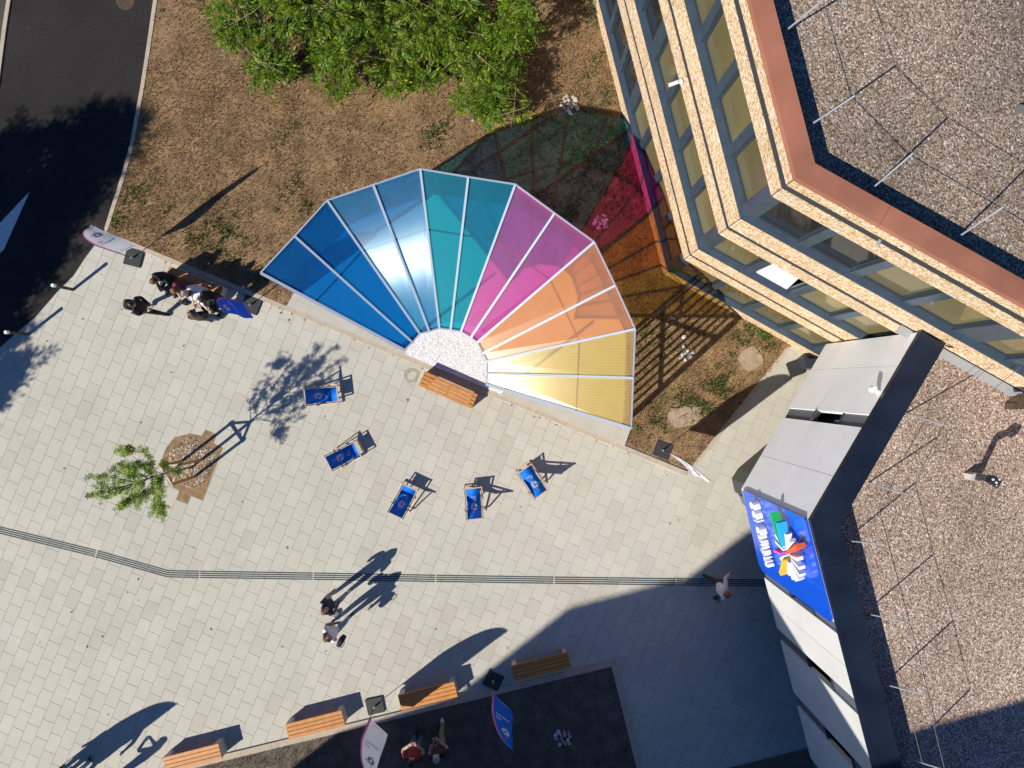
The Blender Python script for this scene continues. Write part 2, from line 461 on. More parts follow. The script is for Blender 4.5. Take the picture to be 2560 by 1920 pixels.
for sx_, sy_ in ((-1, -1), (1, -1), (1, 1), (-1, 1), (0, 0)):
    q = P + ax * (hw * sx_) + ay * (hl * sy_)
    keep |= in_poly(q, plaza)
    under &= in_poly(q, bed_hole) | in_poly(q, bed2_hole)
P = P[keep & ~under]
P = P[np.argsort((P ** 2).sum(1))]
def slab_mesh(name):
    b = .004
    bx, by = hw, hl
    v = [(-bx, -by, -.03), (bx, -by, -.03), (bx, by, -.03), (-bx, by, -.03)]
    v += [(-bx, -by, -b), (bx, -by, -b), (bx, by, -b), (-bx, by, -b)]
    v += [(-bx + b, -by + b, 0), (bx - b, -by + b, 0), (bx - b, by - b, 0), (-bx + b, by - b, 0)]
    f = [(0, 1, 5, 4), (1, 2, 6, 5), (2, 3, 7, 6), (3, 0, 4, 7), (4, 5, 9, 8), (5, 6, 10, 9), (6, 7, 11, 10), (7, 4, 8, 11), (8, 9, 10, 11)]
    return v, f
sv, sf = slab_mesh('slab')
me = bpy.data.meshes.new('slab'); me.from_pydata(sv, [], sf); me.materials.append(M['slab'])
for k, p in enumerate(P[:300]):
    o = bpy.data.objects.new('slab', me); COL.objects.link(o); o.parent = paving
    o.location = (p[0], p[1], rng.uniform(-.0015, 0.0)); o.rotation_euler = (0, 0, ang_slab)
rest = P[300:]
sv = np.array(sv); ca, sa = math.cos(ang_slab), math.sin(ang_slab)
loc = np.stack([sv[:, 0] * ca - sv[:, 1] * sa, sv[:, 0] * sa + sv[:, 1] * ca, sv[:, 2]], 1)
V = (loc[None] + np.concatenate([rest, rng.uniform(-.0015, 0, (len(rest), 1))], 1)[:, None]).reshape(-1, 3)
F = (np.array(sf)[None] + (np.arange(len(rest)) * len(sv))[:, None, None]).reshape(-1, 4)
tag(big_mesh('paving_slabs', V, F, M['slab'], paving), kind='stuff')
N_SLABS = len(P)

# kerbs: single stones end to end
def kerb_run(name, label, pts, width, z1, length=1.0, z0=-.1, mat_=None):
    root = empty(name, W(*pts[0]), label=label, cat='kerb')
    ws = [W(*p) for p in pts]
    for a, b in zip(ws[:-1], ws[1:]):
        d = (b - a); L_ = d.length; n = max(1, round(L_ / length)); d.normalize()
        nrm = Vector((-d.y, d.x, 0))
        for i in range(n):
            p, q = a + d * (L_ * i / n + .003), a + d * (L_ * (i + 1) / n - .003)
            h = nrm * (width / 2)
            MB().prism([(p - h)[:2], (q - h)[:2], (q + h)[:2], (p + h)[:2]], z0, z1 + rng.uniform(-.002, .002)).build('kerb_stone', mat_ or M['kerb'], root)
    return root
kerb_run('kerb', 'pale kerb between the plaza paving and the dry lawn, under the pavilion edge', [(262, 583), (362, 624), (1716, 1184)], .14, .045)
kerb_run('kerb', 'slim kerb along the path beside the weedy lawn corner', [(1720, 1182), (1972, 866)], .11, .04)
kerb_run('kerb', 'curved kerb between asphalt road and dry grass', [(387, -60)] + [(u + 5, v) for u, v in ROAD_R[1:11]], .12, .05, .9)
kerb_run('kerb', 'kerb on the outer side of the asphalt road', [(-150, 600), (-60, 420), (-5, 210), (12, 78), (24, 0), (31, -60)], .12, .05, .9)
kerb_run('kerb', 'kerb of the shaded planting bed behind the four benches', [(60, 2014), (1534, 1656), (1599, 1920), (1640, 2090)], .19, .05, 1.0)

# lawns
LAWN = [(270, 578), (290, 517), (305, 470), (322, 412), (336, 361), (349, 288), (361, 222), (372, 148), (384, 70), (394, 0), (450, -900), (1265, -900), (1500, 40), (1665, 680), (1978, 856), (1720, 1174), (362, 618)]
lawn = MB().prism(pix(LAWN), -.1, .03).build('lawn', M['soil']); tag(lawn, kind='structure')
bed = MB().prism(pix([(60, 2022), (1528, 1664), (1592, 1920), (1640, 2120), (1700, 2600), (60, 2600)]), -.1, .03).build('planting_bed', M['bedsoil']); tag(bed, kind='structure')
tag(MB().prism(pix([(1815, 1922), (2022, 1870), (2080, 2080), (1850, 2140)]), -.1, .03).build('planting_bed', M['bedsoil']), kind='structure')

def scatter_blades(name, poly, n, mats, hmin, hmax, wid, avoid=None, z=.03, density=None, lean=.9):
    xs = [p[0] for p in poly]; ys = [p[1] for p in poly]
    pts = np.zeros((0, 2))
    while len(pts) < n:
        q = rng.uniform((max(min(xs), -17), max(min(ys), -13)), (min(max(xs), 17), min(max(ys), 13)), (n, 2))
        ok = in_poly(q, poly)
        for a in (avoid or []): ok &= ~in_poly(q, a)
        q = q[ok]
        if density is not None: q = q[rng.random(len(q)) < density(q)]
        pts = np.concatenate([pts, q])
    pts = pts[:n]
    h = rng.uniform(hmin, hmax, n); a = rng.uniform(0, 2 * np.pi, n); b = rng.uniform(0, 2 * np.pi, n)
    w = wid * rng.uniform(.6, 1.5, n)
    ln = rng.uniform(.3, lean, n)
    base = np.concatenate([pts, np.full((n, 1), z - .005)], 1)
    sx = np.stack([np.cos(a) * w / 2, np.sin(a) * w / 2, np.zeros(n)], 1)
    tip = np.stack([np.cos(b) * h * ln, np.sin(b) * h * ln, h * np.sqrt(1 - ln ** 2 * .8)], 1)
    mid = tip * .55; mid[:, 2] = tip[:, 2] * .75
    V = np.stack([base - sx, base + sx, base + mid + sx * .7, base + tip, base + mid - sx * .7], 1).reshape(-1, 3)
    F = np.arange(n * 5).reshape(n, 5)
    return tag(big_mesh(name, V, F, mats), kind='stuff')

def smooth_noise(q, sc, seed):
    r = np.random.default_rng(seed); t = np.zeros(len(q))
    for i in range(6):
        k = r.normal(0, 1, 2) * sc; ph = r.uniform(0, 6.28)
        t += np.sin(q @ k + ph)
    return t / 6
PAV_AVOID = pix([(735, 735), (800, 640), (905, 560), (1010, 500), (1290, 500), (1470, 640), (1560, 830), (1565, 1112), (1020, 885)])
lawn_p = pix(LAWN)
COVER_AVOID = [pix([(1668, 1012), (1752, 1008), (1750, 1064), (1670, 1072)]), pix([(1846, 866), (1906, 866), (1906, 928), (1846, 928)]), pix([(1630, 1100), (1682, 1100), (1682, 1150), (1630, 1150)])]
scatter_blades('dry_grass', lawn_p, 130000, M['straw'], .035, .105, .0125, [PAV_AVOID] + COVER_AVOID, density=lambda q: np.clip(.62 + .5 * smooth_noise(q, 1.3, 3), .15, 1))
def weed_density(q):
    d = np.clip(smooth_noise(q, 2.2, 11) * 2.2 - .75, 0, 1) * .5
    for u, v, r, s in ((1800, 960, .75, 1), (1750, 1000, .8, .9), (1860, 830, .6, .8), (1920, 850, .45, 1), (1700, 1010, .6, .6), (1640, 830, 1.3, .25), (1500, 420, 2.2, .3), (1500, 250, .8, .35), (1640, 1060, .5, .6), (560, 590, 1.2, .5), (500, 600, .8, .5), (300, 555, .5, .4), (770, 510, .4, .5), (1370, 330, .8, .3)):
        c = np.array(W(u, v)[:2]); d = np.maximum(d, s * np.exp(-((q - c) ** 2).sum(1) / (r * .55) ** 2) * (smooth_noise(q, 7, 5) > -.15))
    return np.clip(d, 0, 1)
scatter_blades('green_weeds', lawn_p, 9000, M['weed'], .04, .13, .028, [PAV_AVOID], density=weed_density, lean=.95)
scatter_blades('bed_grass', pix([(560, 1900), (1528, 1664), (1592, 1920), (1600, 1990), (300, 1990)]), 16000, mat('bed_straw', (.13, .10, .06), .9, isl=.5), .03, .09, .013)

# broad leaf weeds that can be told apart
def rosette(u, v, r, label):
    root = empty('weed_plant', W(u, v, .03), label=label, cat='weed', group='broad leaved weeds in the dry lawn')
    for k in range(11):
        a = 2.4 * k + rng.uniform(-.3, .3); l = r * rng.uniform(.6, 1.1); w = l * .34
        d = Vector((math.cos(a), math.sin(a), 0)); s = Vector((-d.y, d.x, 0)) * w / 2
        p0 = Vector((0, 0, .02)); p1 = d * l * .5 + Vector((0, 0, .07)); p2 = d * l + Vector((0, 0, .03))
        MB().add([p0, p1 - s, p1 + s, p2, p1 + Vector((0, 0, -.012))], [(0, 1, 4), (0, 4, 2), (1, 3, 4), (4, 3, 2)]).build('leaf', M['weed'], root, world=False)
for u, v, r in ((1829, 888, .13), (1604, 838, .11), (1598, 868, .10), (1654, 887, .10), (1903, 838, .17), (1895, 828, .13), (1621, 1008, .11), (1594, 1072, .14), (1398, 307, .12), (405, 28, .09), (690, 527, .10), (358, 508, .11), (1612, 930, .10), (1757, 1010, .12)):
    rosette(u, v, r, 'small broad leaved green weed in the dry lawn')

# ------------------------------------------------------------------ main office building
C0 = W(1657.9, 686)
DL, NL = Vector((-.249, .9685, 0)), Vector((-.9685, -.249, 0))
DR, NR = Vector((.873, -.487, 0)), Vector((-.487, -.873, 0))
MITRE = -(NL + NR) / (1 + NL.dot(NR))
bld = empty('office_building', C0, label='three storey office block with pebbledash bands, tinted ribbon windows and terracotta coping', cat='building')
LEN_L, LEN_R = 17.0, 15.0
def fpt(side, s, e, z):
    d, n = (DL, NL) if side == 'L' else (DR, NR)
    p = C0 + d * s - n * e
    return Vector((p.x, p.y, z))
def fquad(side, s0, s1, e0, e1):
    """plan quad; s0 None = the mitred corner"""
    def q(s, e):
        if s is None:
            p = C0 + MITRE * e
            return (p.x, p.y)
        return tuple(fpt(side, s, e, 0)[:2])
    return [q(s0, e0), q(s1, e0), q(s1, e1), q(s0, e1)]
def fbox(mb, side, s0, s1, e0, e1, z0, z1, mi=0):
    return mb.prism(fquad(side, s0, s1, e0, e1), z0, z1, mi)
JOINTS = {'L': [None, 4.93, 9.9, LEN_L], 'R': [None, 5.05, 10.0, LEN_R]}
for side in 'LR':
    js = JOINTS[side]
    for (z0, z1) in ((-.1, .865), (2.64, 3.20), (3.38, 4.31), (5.90, 6.45), (6.64, 7.57), (9.16, 9.645), (9.865, 10.23)):
        for a, b in zip(js[:-1], js[1:]):
            fbox(MB(), side, (a + .006) if a else None, b - .006, .004 if a is None else 0, .28, z0, z1).build('facade_panel', M['pebble'], bld)
    for z0, z1 in ((3.195, 3.385), (6.445, 6.645), (9.64, 9.87)):
        fbox(MB(), side, None, js[-1], .016, .27, z0, z1).build('shadow_gap', M['gap'], bld)
    for zs in (.865, 4.31, 7.57):
        for a, b in zip(js[:-1], js[1:]):
            m = MB()
            q = fquad(side, a, b - .004, -.045, .17)
            m.add([(*q[0], zs + .012), (*q[1], zs + .012), (*q[2], zs + .05), (*q[3], zs + .05), (*q[0], zs - .03), (*q[1], zs - .03), (*q[2], zs + .002), (*q[3], zs + .002)],
                  [(0, 1, 2, 3), (4, 5, 1, 0), (1, 5, 6, 2), (7, 6, 5, 4), (0, 3, 7, 4)] if side == 'R' else [(3, 2, 1, 0), (0, 1, 5, 4), (2, 6, 5, 1), (4, 5, 6, 7), (4, 7, 3, 0)])
            m.build('window_sill', M['bluemetal'], bld)
    if side == 'L':
        for z0, z1 in ((-.1, .865), (2.64, 3.20), (3.38, 4.31), (5.90, 6.45), (6.64, 7.57), (9.16, 9.645), (9.865, 10.23)):
            p = C0 - MITRE.normalized() * .004
            MB().tube([(p.x, p.y, z0 + .01), (p.x, p.y, z1 - .005)], .009, 6).build('corner_joint', M['gap'], bld)
    # coping, with seams
    cj = {'L': [None, 4.6, 9.0, LEN_L], 'R': [None, 1.55, 6.1, 10.6, LEN_R]}[side]
    for a, b in zip(cj[:-1], cj[1:]):
        m = MB()
        q = fquad(side, (a + .004) if a else None, b - .004, -.035, .325)
        m.prism(q, 10.232, 10.375)
        o = m.build('coping', M['coping'], bld)
    # piers and windows
    piers = [(s0 - .0, s0 + .2) for s0 in [1.22 + 1.2 * k for k in range(14)]]
    if side == 'L': piers[3] = (4.75, 5.12); 
    else: piers[3] = (4.80, 5.32)
    s_floor = {0: 4.5 if side == 'R' else 12.5, 1: 4.7 if side == 'R' else 12.5, 2: 12.5}
    for fl, (zs, zh) in enumerate(((.915, 2.64), (4.36, 5.90), (7.62, 9.16))):
        smax = s_floor[fl]
        m = MB(); fbox(m, side, None, .22, .03, .2, zs - .04, zh); m.build('corner_pier', M['bluemetal'], bld)
        last = .22
        for k, (a, b) in enumerate(piers):
            if last > smax: break
            # window between last and a
            w0, w1 = last + .003, a - .003
            fr = MB(); t = .045
            fbox(fr, side, w0, w1, .11, .18, zs, zs + t); fbox(fr, side, w0, w1, .11, .18, zh - t, zh)
            fbox(fr, side, w0, w0 + t, .11, .18, zs + t, zh - t); fbox(fr, side, w1 - t, w1, .11, .18, zs + t, zh - t)
            win = fr.build('window', M['framemetal'], bld)
            open_ = (side == 'R' and fl == 1 and k == 1)
            pm = M['pane'] if not (side == 'R' and fl == 2 and k in (0, 1)) and not (side == 'L' and k >= 4) else M['darkpane']
            g = MB()
            if open_:
                # sash tilted in at the top
                p0, p1 = fpt(side, w0 + t + .02, .13, zs + t + .02), fpt(side, w1 - t - .02, .13, zs + t + .02)
                p2, p3 = fpt(side, w1 - t - .02, .75, zs + 1.22), fpt(side, w0 + t + .02, .75, zs + 1.22)
                nrm = (p1 - p0).cross(p3 - p0).normalized() * .03
                g.add([p0, p1, p2, p3, p0 + nrm, p1 + nrm, p2 + nrm, p3 + nrm], [(0, 1, 2, 3), (7, 6, 5, 4), (0, 4, 5, 1), (1, 5, 6, 2), (2, 6, 7, 3), (3, 7, 4, 0)])
                g.build('sash', mat('sash_sky_reflection', (.60, .64, .68), .25), win)  # pale colour stands in for the sky mirrored in the tilted glass
                g = MB(); fbox(g, side, w0 + t, w1 - t, .82, .84, zs + t, zh - t)
                g.build('room_wall', M['black'], win)
            else:
                fbox(g, side, w0 + t, w1 - t, .145, .155, zs + t, zh - t)
                g.build('pane', pm, win)
            MBp = MB(); fbox(MBp, side, a, b, .04, .2, zs - .04, zh); MBp.build('pier', M['bluemetal'], bld)
            last = b
# core and roof
ci = C0 + MITRE * .9
core = [tuple(ci[:2]), tuple(fpt('L', LEN_L, .9, 0)[:2]), tuple((fpt('L', LEN_L, 14, 0))[:2]), tuple((fpt('R', LEN_R, 12, 0))[:2]), tuple(fpt('R', LEN_R, .9, 0)[:2])]
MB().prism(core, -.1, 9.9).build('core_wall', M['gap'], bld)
for side in 'LR':
    for z in (2.6, 5.86, 9.12):
        m = MB(); fbox(m, side, None, JOINTS[side][-1], .2, .95, z, z + .05); m.build('ceiling_edge', M['gap'], bld)
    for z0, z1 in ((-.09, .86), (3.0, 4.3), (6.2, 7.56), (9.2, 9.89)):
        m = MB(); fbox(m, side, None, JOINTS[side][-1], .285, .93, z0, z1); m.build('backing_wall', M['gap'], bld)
ri = C0 + MITRE * .32
roofp = [tuple(ri[:2]), tuple(fpt('L', LEN_L, .32, 0)[:2]), tuple((fpt('L', LEN_L, 15, 0))[:2]), tuple((fpt('R', LEN_R, 14, 0))[:2]), tuple(fpt('R', LEN_R, .32, 0)[:2])]
MB().prism(roofp, 9.905, 10.0).build('roof', M['roofgravel'], bld)
MB().tube([W(2549.6, 272.6, 10.0), W(2549.6, 272.6, 10.05)], .075, 14).build('roof_drain', M['black'], bld)
m = MB(); m.tube([fpt('R', 1.9, .04, 9.74), fpt('R', 1.9, -.10, 9.76)], .035, 8); m.build('overflow_spout', M['galv'], bld)
for side in 'LR':
    m = MB(); fbox(m, side, None, JOINTS[side][-1], .285, .318, 9.893, 10.228); m.build('parapet', M['gap'], bld)
# cable drop by the lower roof
m = MB(); m.tube([W(2366, 864, 7.0), W(2374, 867, 6.95), W(2398, 870, 6.9), W(2425, 874, 7.0), W(2450, 878, 7.4), W(2467, 872, 7.55), W(2482, 873, 7.55)], .018, 6); m.build('cable', M['black'], bld)

def guard(name, label, rods, z0, z1):
    root = empty(name, W(*rods[0][0], z0), label=label, cat='guard rail')
    tips, mids = [], []
    for b, t in rods:
        p0, p1 = W(*b, z0), W(*t, z1)
        MB().tube([p0, p1], .016, 8).build('post', M['galv'], root)
        tips.append(p1); mids.append(p0.lerp(p1, .5))
    MB().tube(tips, .006, 5).build('wire', M['wire'], root)
    MB().tube(mids, .006, 5).build('wire', M['wire'], root)
    return root
guard('roof_guard_rail', 'thin steel posts and wires along the coping of the high gravel roof',
      [((1900, -250), (2010, -340)), ((1956.6, 83.6), (2058, 0)), ((2019, 317), (2137, 239)), ((2175.4, 475.5), (2283, 383)), ((2387.8, 597.6), (2509, 517)), ((2600, 720), (2720, 640))], 10.0, 11.25)

# ------------------------------------------------------------------ lower entrance wing
C2 = W(2029, 1302, 7.0); C2.z = 0
DA, NA = Vector((.505, .863, 0)), Vector((-.863, .505, 0))      # face towards the pavilion
DB, NB = Vector((.249, -.9685, 0)), Vector((-.9685, -.249, 0))  # face with the sign
LA, LB = 4.62, 11.0
wing = empty('entrance_wing', C2, label='lower wing with ribbed grey cladding, white panels and a wide black coping', cat='building')
M['ribA'] = ribbed('ribbed_grey_cladding', (.80, .80, .82), 1 / .045, DA, .5, .0, .12)
M['panelB'] = mat('smooth_pale_cladding', (.60, .595, .585), .55, var=.05, vscale=1)
M['greypanel'] = mat('grey_infill_panel', (.13, .14, .17), .5, .2)
MIT2 = -(NA + NB) / (1 + NA.dot(NB))
def wq(face, s0, s1, e0, e1):
    d, n = (DA, NA) if face == 'A' else (DB, NB)
    def q(s, e):
        p = C2 + (MIT2 * e if s is None else d * s - n * e)
        return (p.x, p.y)
    return [q(s0, e0), q(s1, e0), q(s1, e1), q(s0, e1)]
def wpt(face, s, e, z):
    d, n = (DA, NA) if face == 'A' else (DB, NB)
    p = C2 + d * s - n * e
    return Vector((p.x, p.y, z))
ZB, ZT = 2.4, 6.86
for a, b in ((None, 1.07), (1.07, 2.27), (2.58, 3.79), (3.79, LA)):
    MB().prism(wq('A', a + .005 if a else None, b - .005, 0, .12), ZB, ZT).build('cladding_panel', M['ribA'], wing)
for a, b in ((None, 1.15), (1.15, 2.28), (2.52, 3.25), (3.25, 3.97), (4.31, 5.05), (5.05, 5.80), (6.16, 6.9), (6.9, 7.65), (8.0, 8.75), (8.75, 9.5), (9.85, LB)):
    MB().prism(wq('B', a + .005 if a else None, b - .005, 0, .12), ZB - .0, ZT).build('cladding_panel', M['panelB'], wing)
def slot(face, a, b, opened=False):
    MB().prism(wq(face, a, b, .05, .1), ZB, 4.2).build('infill_panel', M['greypanel'], wing)
    MB().prism(wq(face, a, b, .05, .1), 5.65, ZT).build('infill_panel', M['greypanel'], wing)
    fr = MB()
    for z0, z1 in ((4.2, 4.26), (5.59, 5.65)): fr.prism(wq(face, a, b, .02, .12), z0, z1)
    w = fr.build('window', M['framemetal'], wing)
    MB().prism(wq(face, a, b, .30, .32), 4.26, 5.59).build('pane', M['darkpane'], w)
    if opened:
        q0, q1 = wpt(face, a + .01, .04, 4.28), wpt(face, a + .16, -.26, 4.28)
        mm = MB(); mm.bar(q0 + Vector((0, 0, .65)), q1 + Vector((0, 0, .65)), .03, 1.28); mm.build('sash', M['greypanel'], w)
slot('A', 2.27, 2.58, False)
for a, b in ((2.28, 2.52), (3.97, 4.31), (5.80, 6.16), (7.65, 8.0), (9.5, 9.85)): slot('B', a, b)
m = MB(); q0 = wpt('A', 2.285, .03, 4.27); m.bar(wpt('A', 2.55, .0, 4.24), wpt('A', 2.29, -.02, 4.24), .03, .03)
m.quad(wpt('A', 2.57, -.02, 4.27), wpt('A', 2.29, -.02, 4.27), wpt('A', 2.30, -.30, 4.9), wpt('A', 2.56, -.30, 4.9)); m.build('open_sash', M['greypanel'], wing)
# wall behind the cladding, soffit, coping, roof
for f, L_ in (('A', LA + .3), ('B', LB)):
    MB().prism(wq(f, None, L_, .33, .45), ZB + .02, 6.8).build('backing_wall', M['gap'], wing)
    MB().prism(wq(f, None, L_, .13, 1.6), ZB + .0, ZB + .1).build('soffit', M['greypanel'], wing)
cs = {'A': [None, 2.42, LA], 'B': [None, 1.0, 6.9, LB]}
for f in 'AB':
    for a, b in zip(cs[f][:-1], cs[f][1:]):
        MB().prism(wq(f, a + .004 if a else None, b - .003, -.02, .56), ZT + .003, 7.0).build('coping', M['blackmetal'], wing)
MB().prism(wq('A', None, LA, .46, .55), 6.3, ZT).build('parapet', M['blackmetal'], wing)
MB().prism(wq('B', None, LB, .46, .55), 6.3, ZT).build('parapet', M['blackmetal'], wing)
inr = C2 + MIT2 * .55
rp = [tuple(inr[:2]), tuple(wpt('A', LA - .02, .55, 0)[:2]), tuple(fpt('R', LEN_R, -.01, 0)[:2]), tuple((fpt('R', LEN_R, -.01, 0) + Vector((1.5, -9, 0)))[:2]), tuple(wpt('B', LB, .55, 0)[:2])]
MB().prism(rp, 6.42, 6.55).build('roof', M['pinkgravel'], wing)
# flashing strip where this roof meets the tall facade
m = MB(); m.prism([tuple(fpt('R', 4.3, -.012, 0)[:2]), tuple(fpt('R', LEN_R, -.012, 0)[:2]), tuple(fpt('R', LEN_R, -.2, 0)[:2]), tuple(fpt('R', 4.3, -.2, 0)[:2])], 6.551, 6.60)
m.build('flashing', mat('grey_flashing', (.40, .43, .46), .5, .3), wing)
# glazed recess underneath
MB().prism(wq('A', None, LA + .6, 1.3, 1.4), 0, ZB).build('entrance_glazing', M['darkpane'], wing)
MB().prism(wq('B', None, LB, 1.3, 1.4), 0, ZB).build('entrance_glazing', M['darkpane'], wing)
# dark porch box at the corner
pb = pix([(1829, 1196), (1845, 1171), (1917, 1110), (1990, 1150), (1925, 1268), (1837, 1230)], 0)
MB().prism(pb, 0.0, 2.3).build('porch', mat('dark_porch_metal', (.045, .05, .05), .5, .2, var=.1), wing)
pb2 = pix([(1845, 1236), (1856, 1240), (1868, 1268), (1858, 1262)], 0)
MB().prism(pb2, 0.0, 2.28).build('door_post', M['greypanel'], wing)
m = MB(); m.prism(pix([(2010, 897), (2045, 896), (2060, 918), (2040, 924), (2018, 920)], 0.6), .0, .6).build('plinth', M['framemetal'], wing)
# lamp on the cladding
def on_face(face, u, v):
    d, n = (DA, NA) if face == 'A' else (DB, NB)
    q = W(u, v, 0.0); o = Vector((0, 0, CAMH)); dr = q - o
    t = (C2 - o).dot(n) / dr.dot(n); p = o + dr * t
    return (Vector((p.x, p.y, 0)) - C2).dot(d), p.z
ls_, lz_ = on_face('A', 2197, 981)
lm = wpt('A', ls_, 0, lz_)
m = MB(); m.tube([lm, lm + NA * .14], .05, 10); m.tube([lm + NA * .14 + Vector((0, 0, -.06)), lm + NA * .14 + Vector((0, 0, .05))], [.075, .06], 12)
tag(m.build('wall_lamp', M['white'], None, smooth=False), 'small pale wall lamp on the ribbed grey cladding', 'lamp')
guard('roof_guard_rail', 'thin steel posts and wires behind the black coping, on the lower gravel roof',
      [((2450, 880), (2560, 910)), ((2264, 1033), (2372, 1066)), ((2170, 1207), (2272, 1237)), ((2112, 1351), (2212, 1361)), ((2161, 1532.5), (2262.5, 1555)), ((2208, 1710), (2315.6, 1737)), ((2254.6, 1891), (2362, 1925))], 6.55, 7.85)

# the big sign
def rays_logo(mb, place, R0, lens, wid, idx, rot=0.0, depth=None):
    """18 rays; place(x, y, h) -> point"""
    for k in range(18):
        a = 90 + 20 * k
        col, ln = idx.get(a % 360, (0, 1.0))
        th = R(a + rot)
        d = (math.cos(th), math.sin(th)); n = (-d[1], d[0])
        r0, r1 = R0 * .34, R0 * ln * lens
        w0, w1 = wid * .55, wid * (1.25 if ln > 1.05 else 1.0)
        pl = [(d[0] * r0 + n[0] * w0 / 2 * s, d[1] * r0 + n[1] * w0 / 2 * s) for s in (-1, 1)] + [(d[0] * r1 + n[0] * w1 / 2 * s, d[1] * r1 + n[1] * w1 / 2 * s) for s in (1, -1)]
        lo, hi = (0, .003) if depth is None else depth
        if depth is not None: hi = hi * (.75 if ln < 1.05 else 1.0)
        vs_ = [place(x, y, lo) for x, y in pl] + [place(x, y, hi) for x, y in pl]
        mb.add(vs_, [(0, 1, 2, 3), (7, 6, 5, 4), (0, 4, 5, 1), (1, 5, 6, 2), (2, 6, 7, 3), (3, 7, 4, 0)], col)
RAYS = {90: (1, 1.75), 150: (5, 1.3), 170: (4, 1.6), 250: (3, 1.05), 290: (2, 1.45)}
_text_cache = {}
def text_geom(body):
    if body not in _text_cache:
        cu = bpy.data.curves.new('lettering', 'FONT'); cu.body = body; cu.size = 1.0; cu.fill_mode = 'FRONT'; cu.resolution_u = 3
        ob = bpy.data.objects.new('lettering', cu); COL.objects.link(ob)
        dg = bpy.context.evaluated_depsgraph_get(); dg.update()
        me_ = bpy.data.meshes.new_from_object(ob.evaluated_get(dg))
        bm = bmesh.new(); bm.from_mesh(me_)
        r_ = bmesh.ops.extrude_face_region(bm, geom=list(bm.faces))
        for v in [g for g in r_['geom'] if isinstance(g, bmesh.types.BMVert)]: v.co.z += 1.0
        bm.verts.ensure_lookup_table()
        vs_ = [v.co.copy() for v in bm.verts]; fs = [tuple(v.index for v in f.verts) for f in bm.faces]
        bm.free(); bpy.data.meshes.remove(me_); bpy.data.objects.remove(ob); bpy.data.curves.remove(cu)
        _text_cache[body] = (vs_, fs)
    return _text_cache[body]
def put_text(mb, body, place, height, width, x0, y0, depth, mi=0):
    vs_, fs = text_geom(body)
    xm = min(v.x for v in vs_); xM = max(v.x for v in vs_)
    k = width / (xM - xm)
    mb.add([place(x0 + (v.x - xm) * k, y0 + v.y * height / .72, depth[0] + v.z * (depth[1] - depth[0])) for v in vs_], fs, mi)

sign = empty('wall_sign', wpt('B', 1.1, 0, 2.6), label='large glossy blue wall sign with raised white letters and a raised multicoloured ray emblem', cat='sign')
m = MB()
prof = [(-.03, 2.85), (.0, 2.66), (2.10, 2.42), (2.28, 2.62), (2.28, 6.72), (2.2, 6.8), (.02, 6.8), (-.03, 6.74)]
fr_ = [wpt('B', s, -.06, z) for s, z in prof]; bk_ = [wpt('B', s, -.012, z) for s, z in prof]; n = len(prof)
m.add(fr_ + bk_, [tuple(range(n)), tuple(range(2 * n - 1, n - 1, -1))] + [(i, n + i, n + (i + 1) % n, (i + 1) % n) for i in range(n)])
m.build('sign_board', M['signblue'], sign)
def sp(x, y, h): return wpt('B', .98 + x, -.06 - h, 5.72 + y)
m = MB(); rays_logo(m, sp, .61, 1.0, .078, RAYS, rot=24, depth=(.08, .30))
SIGN_MATS = [M['whiteprint'], M['orangeprint'], M['yellowprint'], M['magentaprint'], M['greenprint'], M['skyprint']]
emb = empty('ray_emblem', (0, 0, 0), parent=sign); emb.location = -sign.location
for k in range(18):
    q = MB(); q.add(m.v[8 * k:8 * k + 8], [tuple(i - 8 * k for i in f) for f in m.f[6 * k:6 * k + 6]])
    q.build('ray', SIGN_MATS[m.m[6 * k]], emb)
m = MB(); put_text(m, 'CCI Campus', lambda x, y, h: wpt('B', x, -.06 - h, y), .31, 1.72, .04, 3.8, (.05, .22))
let = empty('lettering', (0, 0, 0), parent=sign); let.location = -sign.location
def islands(mb):
    par = list(range(len(mb.v)))
    def find(i):
        while par[i] != i: par[i] = par[par[i]]; i = par[i]
        return i
    for f in mb.f:
        for i in f[1:]: par[find(i)] = find(f[0])
    out = {}
    for f in mb.f: out.setdefault(find(f[0]), []).append(f)
    return out.values()
for fs_ in islands(m):
    used = sorted({i for f in fs_ for i in f}); mp = {i: j for j, i in enumerate(used)}
    q = MB(); q.add([m.v[i] for i in used], [tuple(mp[i] for i in f) for f in fs_]); q.build('letter', M['whiteprint'], let)
for s in (.78, 1.53):
    mm = MB(); mm.bar(wpt('B', s, -.061, 2.7), wpt('B', s, -.061, 6.75), .012, .004); mm.build('board_seam', mat('sign_seam', (.01, .15, .75), .4), sign)

# floodlight on the lower roof
fz = 6.55
fl_ = empty('floodlight', W(2448, 1200, fz), label='black floodlight on a grey block standing on the lower gravel roof', cat='floodlight')
m = MB(); m.prism(pix([(2427, 1186), (2448, 1183), (2450, 1199), (2430, 1201)], fz + .25), fz, fz + .25); m.build('block', M['benchleg'], fl_)
m = MB(); m.bar(W(2449, 1192, fz + .9), W(2489, 1198, fz + 1.15), .12, .08); m.bar(W(2442, 1196, fz), W(2450, 1196, fz + .95), .08, .1); m.build('arm', M['black'], fl_)
m = MB(); m.prism(pix([(2487, 1189), (2507, 1201), (2496, 1219), (2474, 1206)], fz + 1.25), fz + 1.1, fz + 1.25); m.build('head', M['black'], fl_)
m = MB()
for u, v, r in ((2483, 1199, .025), (2499, 1199, .022), (2491, 1207, .025), (2492, 1214, .014)): m.tube([W(u, v, fz + 1.25), W(u, v, fz + 1.262)], r, 10)
m.build('cable_gland', M['galv'], fl_)
m = MB(); m.prism(pix([(2535, 1008), (2575, 1002), (2575, 1022), (2537, 1024)], fz + .3), fz, fz + .3)
